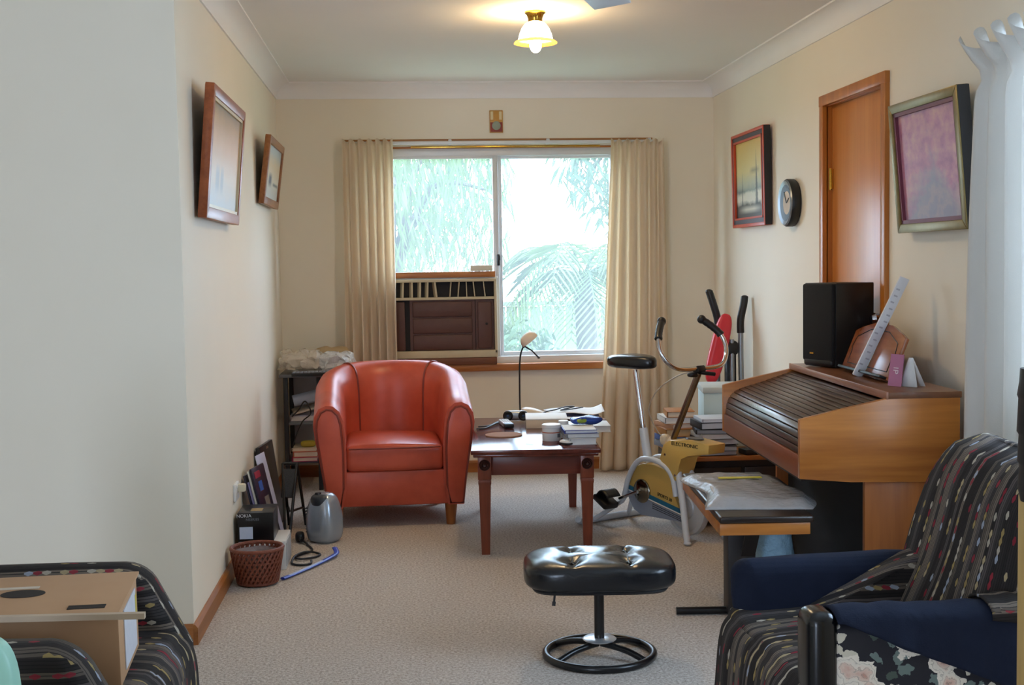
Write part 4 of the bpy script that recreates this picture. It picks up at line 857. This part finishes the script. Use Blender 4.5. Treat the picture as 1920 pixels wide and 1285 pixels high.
# ------------------------------------------------------------------ organ (local x: -front, +wall; y: near -, far +)
OW = wood('teak organ veneer', '#c07a35', '#8f4f1c', 0, 7, .3, .07, .02); OWF = wood('reddish organ rail', '#8c4a28', '#6a3218', 1, 8, .35, .07); OT = wood('brown organ top', '#80543a', '#66402a', 1, 8, .3, .07)
og = thing('electric_organ', 'teak electric organ with closed slatted roll top lid', 'organ', (1.603, 4.690, 0), math.radians(-2.4))
ep = [(-.272, .562), (-.272, .762), (-.10, .800), (.02, .826), (.272, .826), (.272, .540), (-.10, .548)]
for y in (-.605, .605): MB().prism(ep, 'y', y-.012, y+.012, bev=.002).out('end_panel', OW, og)
for y in (-.585, .585): MB().prism([(-.045, 0.), (-.045, .545), (.27, .545), (.27, 0)], 'y', y-.012, y+.012, bev=.002).out('pedestal_side', wood('teak pedestal', '#b06a30', '#8a4c20', 2, 8, .35, .07), og)
MB().box((.01, 0, .275), (.012, 1.16, .54)).out('knee_panel', M('black speaker cloth', '#17171a', .9, bump=.4, bsc=400), og)
MB().box((.26, 0, .41), (.016, 1.19, .80)).out('back_board', OT, og)
MB().box((-.262, 0, .600), (.018, 1.186, .076), bev=.002).out('key_rail', OWF, og)
MB().box((-.02, 0, .556), (.48, 1.186, .012)).out('key_bed', M('dark underside', '#2a1c14', .7), og)
MB().box((.152, 0, .836), (.252, 1.236, .022), bev=.003).out('top_board', OT, og)
MB().box((.024, 0, .836), (.008, 1.236, .026), bev=.002).out('top_edge', wood('pale pink edge', '#a87862', '#90604a', 1, 8, .3), og)
SL = M('dark brown slat', '#4c362b', .28, c2='#3c2a22', sc=10); SLL = M('pale grey brown slat', '#7c7068', .25, .2, sc=10)  # second tone is paler and slightly metallic, used for a single slat
lp = smooth([(-.258, 0, .640), (-.256, 0, .668), (-.246, 0, .702), (-.224, 0, .728), (-.19, 0, .744), (-.12, 0, .764), (-.05, 0, .786), (.01, 0, .806), (.03, 0, .812)], 10)
cum = [0.]
for a, b in zip(lp, lp[1:]): cum.append(cum[-1]+(b-a).length)
NS = 15; tot = cum[-1]
def at(t):
    for i in range(len(cum)-1):
        if cum[i+1] >= t: f = (t-cum[i])/max(1e-9, cum[i+1]-cum[i]); return lp[i].lerp(lp[i+1], f)
    return lp[-1].copy()
slm = {}
for k in range(NS):
    a, b = at(tot*k/NS), at(tot*(k+.9)/NS); mid = (a+b)/2; ang = math.atan2(b.z-a.z, b.x-a.x)
    MB().box((mid.x, 0, mid.z), ((b-a).length, 1.184, .010), (0, -ang, 0), .002).out('slat', SLL if k == 3 else SL, og)
MB().prism([(p.x+.008, p.z-.009) for p in lp]+[(.03, .60), (-.24, .60)], 'y', -.59, .59).out('lid_liner', ACD, og)
# music rest
mr = thing('music_rest', 'brown timber music rest with inlaid line on the organ', 'music stand', (1.745, 4.66, .8515), rot=Euler((math.radians(-22), 0, math.radians(-92.4))))
MR = wood('music rest timber', '#a4633c', '#80452a', 0, 8, .22, .1)
MB().prism([(-.28, 0), (.28, 0), (.28, .165), (.20, .185), (.10, .205), (-.10, .205), (-.20, .185), (-.28, .165)], 'y', -.008, .008, bev=.002).out('board', MR, mr)
MB().tube([(-.23, -.009, .03), (.23, -.009, .03), (.23, -.009, .08), (.245, -.009, .10), (.23, -.009, .14), (.10, -.009, .178), (-.10, -.009, .178), (-.23, -.009, .14), (-.245, -.009, .10), (-.23, -.009, .08)], .0018, 5, closed=True).out('inlay', BLACK, mr)
MB().box((0, -.02, .006), (.50, .03, .010), bev=.002).out('ledge', BLACK, mr)
# speaker on the organ
sp = thing('loudspeaker', 'black bookshelf loudspeaker standing on the organ', 'speaker', (1.790, 5.12, .848), math.radians(-66))
SPB = M('black ash vinyl', '#121214', .45, c2='#18181a', sc=30)
MB().box((0, .02, .175), (.185, .21, .345), bev=.004).out('cabinet', SPB, sp)
fg = MB().box((0, -.092, .185), (.18, .022, .32), bev=.010, seg=3).out('grille', M('black speaker grille', '#0c0c0e', .85, bump=.3, bsc=500), sp)
MB().box((0, -.088, .022), (.17, .03, .035), bev=.012, seg=3).out('foot_moulding', SPB, sp); MB().box((-.03, -.104, .058), (.022, .002, .007)).out('badge', BRASS, sp)
# long printed strip, pink card, white paper
rl = thing('folding_chart', 'long white printed strip leaning across the music rest', 'chart', (1.712, 4.66, .849))
a = Vector((0, 0, .004)); b = Vector((.15, -.09, .375)); dd = (b-a); q = dd.to_track_quat('Z', 'Y')
bd = MB().box((0, 0, dd.length/2), (.036, .012, dd.length), bev=.001).out('strip', M('white chart card', '#e0e0e4', .5, sc=12), rl); bd.rotation_mode = 'QUATERNION'; bd.rotation_quaternion = q @ Euler((0, 0, math.radians(-62))).to_quaternion()
for k in range(13): MB().box((random.uniform(-.008, .006), -.0066, .05+.026*k), (.014, .0012, .006)).out('printed_mark', M('faint print', '#b4b2ba', .5), bd)
pk2 = thing('pink_card', 'small pink card with white lettering on the organ top', 'card', (1.698, 4.255, .8485), rot=(math.radians(-8), 0, math.radians(-68)))
MB().box((0, 0, .056), (.062, .003, .112)).out('card', M('pink card', '#b8759a', .5, sc=10), pk2)
text('IP', .034, M('white card lettering', '#eedde8', .5), pk2, (.0, -.0022, .055), (PI/2, math.radians(90), 0))
wp = thing('folded_paper', 'white folded paper standing behind the pink card', 'paper', (1.752, 4.235, .8485), math.radians(-55))
MB().faces([(-.035, -.02, 0), (.035, -.02, 0), (.005, 0, .10), (-.012, 0, .10), (-.035, .03, 0), (.035, .03, 0)], [(0, 1, 2, 3), (4, 5, 2, 3)]).out('sheet', PAPER, wp, solid=.0012, recalc=False)
# ------------------------------------------------------------------ organ bench and bag
bh = thing('organ_bench', 'narrow organ bench with dark padded top and teak edge', 'bench', (1.205, 4.46, 0), math.radians(-4.5))
MB().box((0, 0, .409), (.30, .86, .040), bev=.003).out('frame', OW, bh)
MB().box((.005, 0, .441), (.312, .875, .024), bev=.008, seg=3).out('padded_top', leathermat('dark brown vinyl', '#2e211b', '#221813', .3), bh)
MB().box((-.002, .02, .20), (.10, .10, .385), bev=.003).out('pedestal', M('black brown pedestal', '#231c1a', .5, sc=20), bh)
MB().tube([(-.235, .02, .014), (.22, .02, .014)], .014, 10).out('foot_bar', BLACKM, bh)
for s_ in (-1, 1): MB().box((.02, .02+s_*.11, .30), (.05, .012, .26), (s_*math.radians(-42), 0, 0)).out('brace', M('black brown pedestal', '#231c1a', .5), bh)
def bagtop(u, v):
    x = -.17+.36*u; y = -.33+.64*v; e = min(u, 1-u, v, 1-v)
    x += .03*math.sin(5*v)+.02*(u-.5)*math.sin(9*v); z_ = .027*min(1, e/.10)+.006*math.sin(7*u+2*v)*math.sin(5*v+1)*min(1, e/.1)+.0016*math.sin(31*u+17*v)
    if u > .9: z_ -= .004
    return (x, y, max(z_, .001))
pbg = thing('document_bag', 'clear plastic bag of papers lying on the organ bench', 'plastic bag', (1.215, 4.46, .4535), math.radians(-8))
MB().grid(bagtop, 26, 36).out('bag', bagmat('clear document bag', '#a8a4a4', .35, .35), pbg, solid=.002, ang=60)
MB().box((.0, .0, .012), (.24, .40, .018), bev=.003).out('papers', M('grey white papers', '#c8c4c0', .6, c2='#a8a6a8', sc=5), pbg); MB().box((.0, .10, .0365), (.16, .030, .002), (0, 0, .05)).out('yellow_tape', M('yellow tape', '#d8c830', .4), pbg)
ub = thing('blue_bag', 'pale blue crinkled bag on the floor under the bench', 'bag', (1.37, 4.62, 0)); MB().sell((0, 0, .17), (.07, .07, .17), .6, .7, 32, 20).deform(crumple(4, .014)).deform(lambda v: Vector((v.x, v.y, max(v.z, 0)))).out('bag', bagmat('pale blue bag', '#9cc4dc', .1), ub)
# ------------------------------------------------------------------ slip-covered armchairs
def stripemat():
    m, g, b = newmat('dark striped woven cover'); u = g.n('ShaderNodeUVMap'); u.uv_map = 'uv'; c = g.sep(u.outputs[0])
    wob = g.m('MULTIPLY', g.m('SUBTRACT', g.noise(u.outputs[0], 6, 2), .5), .010); a = g.m('DIVIDE', g.m('ADD', c[0], wob), .0135)
    idx = g.m('FLOOR', a); fr = g.m('FRACT', a)
    wn = g.n('ShaderNodeTexWhiteNoise', noise_dimensions='1D'); g.put(wn.inputs['W'], idx)
    base = g.ramp(wn.outputs[0], [(0, lin('#2e2a29')), (.2, lin('#5e554d')), (.38, lin('#3d3938')), (.55, lin('#72675d')), (.72, lin('#332f2e')), (.86, lin('#564f4e'))], True)
    thin = g.m('LESS_THAN', g.m('FRACT', g.m('MULTIPLY', a, 2.)), .25); base = g.mix(g.m('MULTIPLY', thin, .8), base, lin('#1f1d1e'))
    bb_ = g.m('ADD', g.m('DIVIDE', c[1], .021), g.m('MULTIPLY', wn.outputs[0], 7.3)); j = g.m('FLOOR', bb_); fb = g.m('FRACT', bb_)
    w2_ = g.n('ShaderNodeTexWhiteNoise', noise_dimensions='2D'); g.put(w2_.inputs['Vector'], g.comb(idx, j, 0))
    w3_ = g.n('ShaderNodeTexWhiteNoise', noise_dimensions='2D'); g.put(w3_.inputs['Vector'], g.comb(g.m('ADD', idx, 31.7), g.m('ADD', j, 7.1), 0))
    dia = g.m('ADD', g.m('ABSOLUTE', g.m('SUBTRACT', fr, .5)), g.m('MULTIPLY', g.m('ABSOLUTE', g.m('SUBTRACT', fb, .5)), .55))
    third = g.m('LESS_THAN', g.m('MODULO', g.m('ADD', idx, 300.), 3.), .5)
    mk = g.m('MULTIPLY', g.m('MULTIPLY', g.m('LESS_THAN', dia, .42), g.m('GREATER_THAN', w2_.outputs[0], .5)), third); mk = g.m('MULTIPLY', mk, .85)
    fl = g.ramp(w3_.outputs[0], [(0, lin('#b8ae9e')), (.22, lin('#8a2836')), (.42, lin('#a08a58')), (.6, lin('#a0a8b8')), (.76, lin('#b4a27e')), (.88, lin('#94303c'))], True)
    col = g.mix(mk, base, fl); g.put(b.inputs['Base Color'], col); b.inputs['Roughness'].default_value = .85; b.inputs['Specular IOR Level'].default_value = .2
    g.put(b.inputs['Normal'], g.bump(g.m('ADD', g.noise(g.coord(), 9, 3), g.m('MULTIPLY', fr, .15)), .5, .02)); return m
STR = stripemat()
def floralmat():
    m, g, b = newmat('dark floral fabric'); co = g.map(g.coord(), (1, 1, 1))
    cc = g.sep(co); p2 = g.comb(cc[0], cc[2], 0); nz = g.noise(p2, 48, 3); nz2 = g.noise(p2, 90, 3)
    wv_ = g.n('ShaderNodeVectorMath', operation='ADD'); nn = g.n('ShaderNodeTexNoise'); nn.inputs['Scale'].default_value = 22; g.put(nn.inputs['Vector'], p2)
    sc2 = g.n('ShaderNodeVectorMath', operation='SCALE'); g.put(sc2.inputs[0], nn.outputs['Color']); sc2.inputs['Scale'].default_value = .045
    g.put(wv_.inputs[0], p2); g.put(wv_.inputs[1], sc2.outputs[0]); p3 = wv_.outputs[0]
    v3 = g.n('ShaderNodeTexVoronoi', voronoi_dimensions='2D'); v3.inputs['Scale'].default_value = 13.0; g.put(v3.inputs['Vector'], p3)
    d = g.m('ADD', v3.outputs['Distance'], g.m('MULTIPLY', g.m('SUBTRACT', nz, .5), .45)); r = g.sep(v3.outputs['Color'])
    lf = g.n('ShaderNodeTexVoronoi', voronoi_dimensions='2D'); lf.inputs['Scale'].default_value = 36; g.put(lf.inputs['Vector'], p3); lr = g.sep(lf.outputs['Color'])
    ld_ = g.m('ADD', lf.outputs['Distance'], g.m('MULTIPLY', g.m('SUBTRACT', nz2, .5), .8))
    bg = g.mix(g.m('MULTIPLY', g.m('LESS_THAN', ld_, .44), g.m('GREATER_THAN', lr[0], .32)), lin('#1c1c26'), g.ramp(lr[1], [(0, lin('#6e7e7a')), (.35, lin('#d4cebc')), (.7, lin('#48564f'))], True))
    pet = g.m('FRACT', g.m('ADD', g.m('MULTIPLY', d, 7.), g.m('MULTIPLY', nz2, 1.2)))
    fl = g.mix(g.ramp(pet, [(.0, (0, 0, 0, 1)), (.75, (.12, .12, .12, 1)), (.95, (.6, .6, .6, 1))]), g.ramp(d, [(.0, lin('#d09c8a')), (.16, lin('#ead2c2')), (.26, lin('#f0e8da'))]), lin('#8f8478'))
    mk = g.m('MULTIPLY', g.m('LESS_THAN', d, .43), g.m('GREATER_THAN', r[0], .15)); col = g.mix(mk, bg, fl)
    g.put(b.inputs['Base Color'], col); b.inputs['Roughness'].default_value = .7; return m
FLO = floralmat(); NAVY = clothmat('navy blue cloth', '#262c3e', '#1e2331', .04, (18, 18, 18))
def fold(am, f, seed):
    from mathutils import noise
    def fn(v): n = noise.noise_vector(v*f+Vector((seed, 2*seed, 0))); return v+Vector((n.x, n.y, n.z))*am
    return fn
uvS = lambda co, n: (co.y, co.x-co.z)           # stripes run front-to-back, over the front and up the back
uvA = lambda co, n: ((co.y, co.x) if n.z > .6 else ((co.y, co.z) if abs(n.x) > .7 else (co.z, co.x)))   # arms: stripes run along the arm
def soft(m, k, am=.006, f=7, seed=1): return m.subdiv(k).deform(fold(am, f, seed))
LBLK = M('black lacquered timber', '#101114', .22, sc=20)
# chair on the right faces -X; built with its seat front at local x = -.45
rc = thing('armchair', 'armchair under dark striped cover at right with navy cloths on arms', 'armchair', (1.235, 2.79, 0))
def seatcover(x0, xf, hw, zt, seed, flare=.05):
    from mathutils import noise
    pr = smooth([(x0, 0, zt-.01), (x0*.5+xf*.5, 0, zt+.005), (xf+.07, 0, zt), (xf+.018, 0, zt-.022), (xf-.006, 0, zt-.075), (xf-flare*.5, 0, zt*.5), (xf-flare, 0, .010)], 8); n_ = len(pr)-1
    def fn(u, v):
        p = pr[min(n_, int(round(v*n_)))]; t = 2*u-1; e = max(0, abs(t)-.86)/.14; y = t*hw*(1+.05*v)
        q = noise.noise_vector(Vector((p.x*5, y*6, p.z*3+seed)))*.012; fl = .014*math.sin(23*u+seed)*max(0, v-.5)
        return (p.x+q.x*.6-fl+.03*e*e*(v > .45), y, max(.008, p.z+q.z*(v < .5)-.045*e*e*(v < .6)))
    return MB().grid(fn, 44, n_)
seatcover(.12, -.455, .315, .425, 2, .045).out('seat_cover', STR, rc, uv=lambda co, n: (co.y, co.x-co.z), solid=.006, ang=75)
MB().box((-.16, 0, .215), (.54, .50, .37), bev=.03, seg=3).out('seat_base', LBLK, rc)
bs_ = []
for i in range(19):
    t = i/18; z_ = .36+.50*t; k_ = max(0, (t-.72)/.28); rd = math.sqrt(max(0., 1-k_*k_)); x_ = .015+.165*t+.015*math.sin(PI*t); th = .10*(.25+.75*rd) if k_ > 0 else .10; w_ = .305*(.62+.38*rd) if k_ > 0 else .305
    if i == 18: th, w_ = .012, .18
    bs_.append([Vector((x_+th*math.copysign(abs(math.cos(q))**.6, math.cos(q)), w_*math.copysign(abs(math.sin(q))**.5, math.sin(q)), z_)) for q in [2*PI*k/44 for k in range(44)]])
MB().loft(bs_).deform(fold(.012, 5, 3)).out('back_cover', STR, rc, uv=lambda co, n: (co.y if abs(n.y) < .75 else co.x, co.z+co.x*.4), ang=75)
MB().box((.18, 0, .30), (.10, .50, .50), bev=.02).out('back_frame', LBLK, rc)
fa = MB().box((-.13, .285, .26), (.48, .07, .46), bev=.02, seg=3).out('far_arm', FLO, rc)
cf = MB().prism([(-.34, .40), (.08, .40), (.08, .600), (-.02, .565), (-.18, .475)], 'y', .150, .232, bev=.012); soft(cf, 2, .006, 8, 3).out('cover_fold', STR, rc, uv=lambda co, n: (co.y*.9+co.z*.8, co.x+co.z), ang=75)
ncl = MB().box((-.145, .285, .405), (.56, .112, .29), bev=.05, seg=5); soft(ncl, 3, .014, 11, 5).out('navy_cloth', NAVY, rc, ang=80, label='dark navy cloth over the far arm')
def drape(y0, wo, zt, zl, zr, x0, x1, seed, lo_in, lo_out):   # cloth over an arm: v goes from inner hang over the top to the outer hang
    def fn(u, v):
        x = x0+(x1-x0)*u; hin = lo_in(u); hout = lo_out(u); L = hin+2*wo+hout; s = v*L
        w = .010*math.sin(17*u+seed)+.008*math.sin(31*u+2*seed)
        if s < hin: p = (x, y0+wo+.006+max(0, w)*.5, zt-(hin-s))
        elif s < hin+2*wo: q = (s-hin)/(2*wo); p = (x, y0+wo-2*wo*q, zt+.010*math.sin(PI*q)+.004+abs(w)*.3)
        else: h = s-hin-2*wo; p = (x, y0-wo-.008-abs(w)*min(1, h/.06)-.02*math.sin(6*u+seed)**2*min(1, h/.15), zt-h)
        return p
    return MB().grid(fn, 48, 36)
na = MB().box((-.10, -.285, .285), (.56, .075, .53), bev=.02, seg=3).out('near_arm', FLO, rc, label='dark floral fabric outer arm panel')
MB().box((-.398, -.285, .289), (.066, .098, .578), bev=.026, seg=4).out('arm_post', LBLK, rc, label='rounded black lacquered arm post')
d2 = drape(-.285, .042, .563, 0, 0, -.372, .24, 4, lambda u: .10, lambda u: .006+.27*max(0, u-.02)**1.05+.012*math.sin(8*u)*u).out('navy_cloth', NAVY, rc, solid=.006, ang=80, label='navy cloth draped diagonally over the near arm')
tc = drape(-.285, .050, .574, 0, 0, -.05, .24, 2, lambda u: .08, lambda u: .02+.035*u).out('cover_flap', STR, rc, uv=uvA, solid=.005, ang=80)
for x in (-.40, .17):
    for y in (-.285, .285): MB().box((x, y, .02), (.05, .05, .04), bev=.004).out('foot', LBLK, rc)
# chair on the left faces +X
lch = thing('armchair', 'armchair under dark striped cover at lower left holding a carton', 'armchair', (-.965, 2.79, 0), PI)
seatcover(.14, -.425, .345, .425, 6, .02).out('seat_cover', STR, lch, uv=lambda co, n: (co.y, co.x-co.z), solid=.006, ang=75)
MB().box((-.12, 0, .215), (.56, .54, .37), bev=.03, seg=3).out('seat_base', LBLK, lch)
for y in (-.315, .325):
    am = MB().box((-.04, y, .30), (.66, .12, .575), bev=.05, seg=5); soft(am, 2, .008, 7, 8+y)
    am.deform(lambda v: Vector((v.x+(.05-.6*max(0, .585-v.z)*(1 if v.z > .40 else .185/max(.185, .585-v.z)))*max(0, min(1, (-.12-v.x)/.2)), v.y, v.z)))
    am.out('arm_cover', STR, lch, uv=uvA, ang=70)
MB().loft([[v+Vector((.06, 0, 0)) for v in r] for r in bs_]).deform(fold(.012, 5, 9)).out('back_cover', STR, lch, uv=lambda co, n: (co.y, co.z+co.x*.4), ang=75)
# carton on the left chair
KR = M('brown corrugated card', '#c09872', .75, c2='#b48a64', sc=9)
cx = thing('cardboard_carton', 'brown cardboard carton with oval hand hole on left armchair', 'box', (-.905, 2.715, .436), rot=(math.radians(4), 0, math.radians(3)))
MB().box((0, .02, .085), (.60, .24, .165), bev=.003).out('body', KR, cx)
MB().box((-.0, .01, .172), (.612, .27, .006), bev=.001).out('top_flap', KR, cx); 
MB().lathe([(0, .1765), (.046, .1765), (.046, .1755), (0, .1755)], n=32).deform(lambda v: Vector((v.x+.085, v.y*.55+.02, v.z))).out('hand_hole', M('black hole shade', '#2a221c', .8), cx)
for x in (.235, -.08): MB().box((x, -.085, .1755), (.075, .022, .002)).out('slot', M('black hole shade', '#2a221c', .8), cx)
MB().box((.02, -.128, .176), (.68, .012, .012), (0, math.radians(1), math.radians(-2))).out('loose_edge', M('pale card edge', '#cbb49a', .7), cx)
MB().box((.3012, .03, .085), (.002, .15, .13)).out('label_sheet', M('white printed label', '#dcdce0', .5, c2='#c4c6d0', sc=50), cx)
MB().box((.3016, .105, .11), (.002, .016, .05)).out('yellow_mark', M('yellow print', '#c8b83a', .5), cx)
MB().box((.06, .06, .1758), (.10, .014, .001)).out('tape', M('clear tape', '#d0c0ac', .3), cx)
MINT = M('mint green plastic', '#a4d6c2', .45, c2='#98ccb8', sc=5)
mc = thing('mint_chair', 'pale mint green chair with rounded back at the lower left edge', 'chair', (-.742, 2.0, 0))
MB().sell((0, 0, .50), (.13, .035, .235), .35, .45, 40, 24).out('backrest', MINT, mc)
MB().sell((0, -.17, .30), (.15, .17, .018), .4, .4, 32, 10).out('seat', MINT, mc)
for x in (-.11, .11):
    for y in (-.29, -.05): MB().cyl((x*1.1, y, 0), (x, y, .295), .012, .014, 12).out('leg', MINT, mc)
# post at the right edge
po = thing('wooden_post', 'pale timber post with black ribbed sleeve at right edge', 'post', (.951, 1.8, 0))
MB().box((0, 0, .47), (.06, .05, .94), bev=.004).out('shaft', wood('pale pine', '#c8a868', '#b08e50', 2, 12, .5), po)
MB().lathe([(0, .93), (.034, .93), (.038, .95), (.036, .985), (.039, .99), (.037, 1.03), (.040, 1.035), (.038, 1.085), (.040, 1.09), (.037, 1.11), (.036, 1.13), (0, 1.132)], n=28).out('sleeve', BLACK, po)
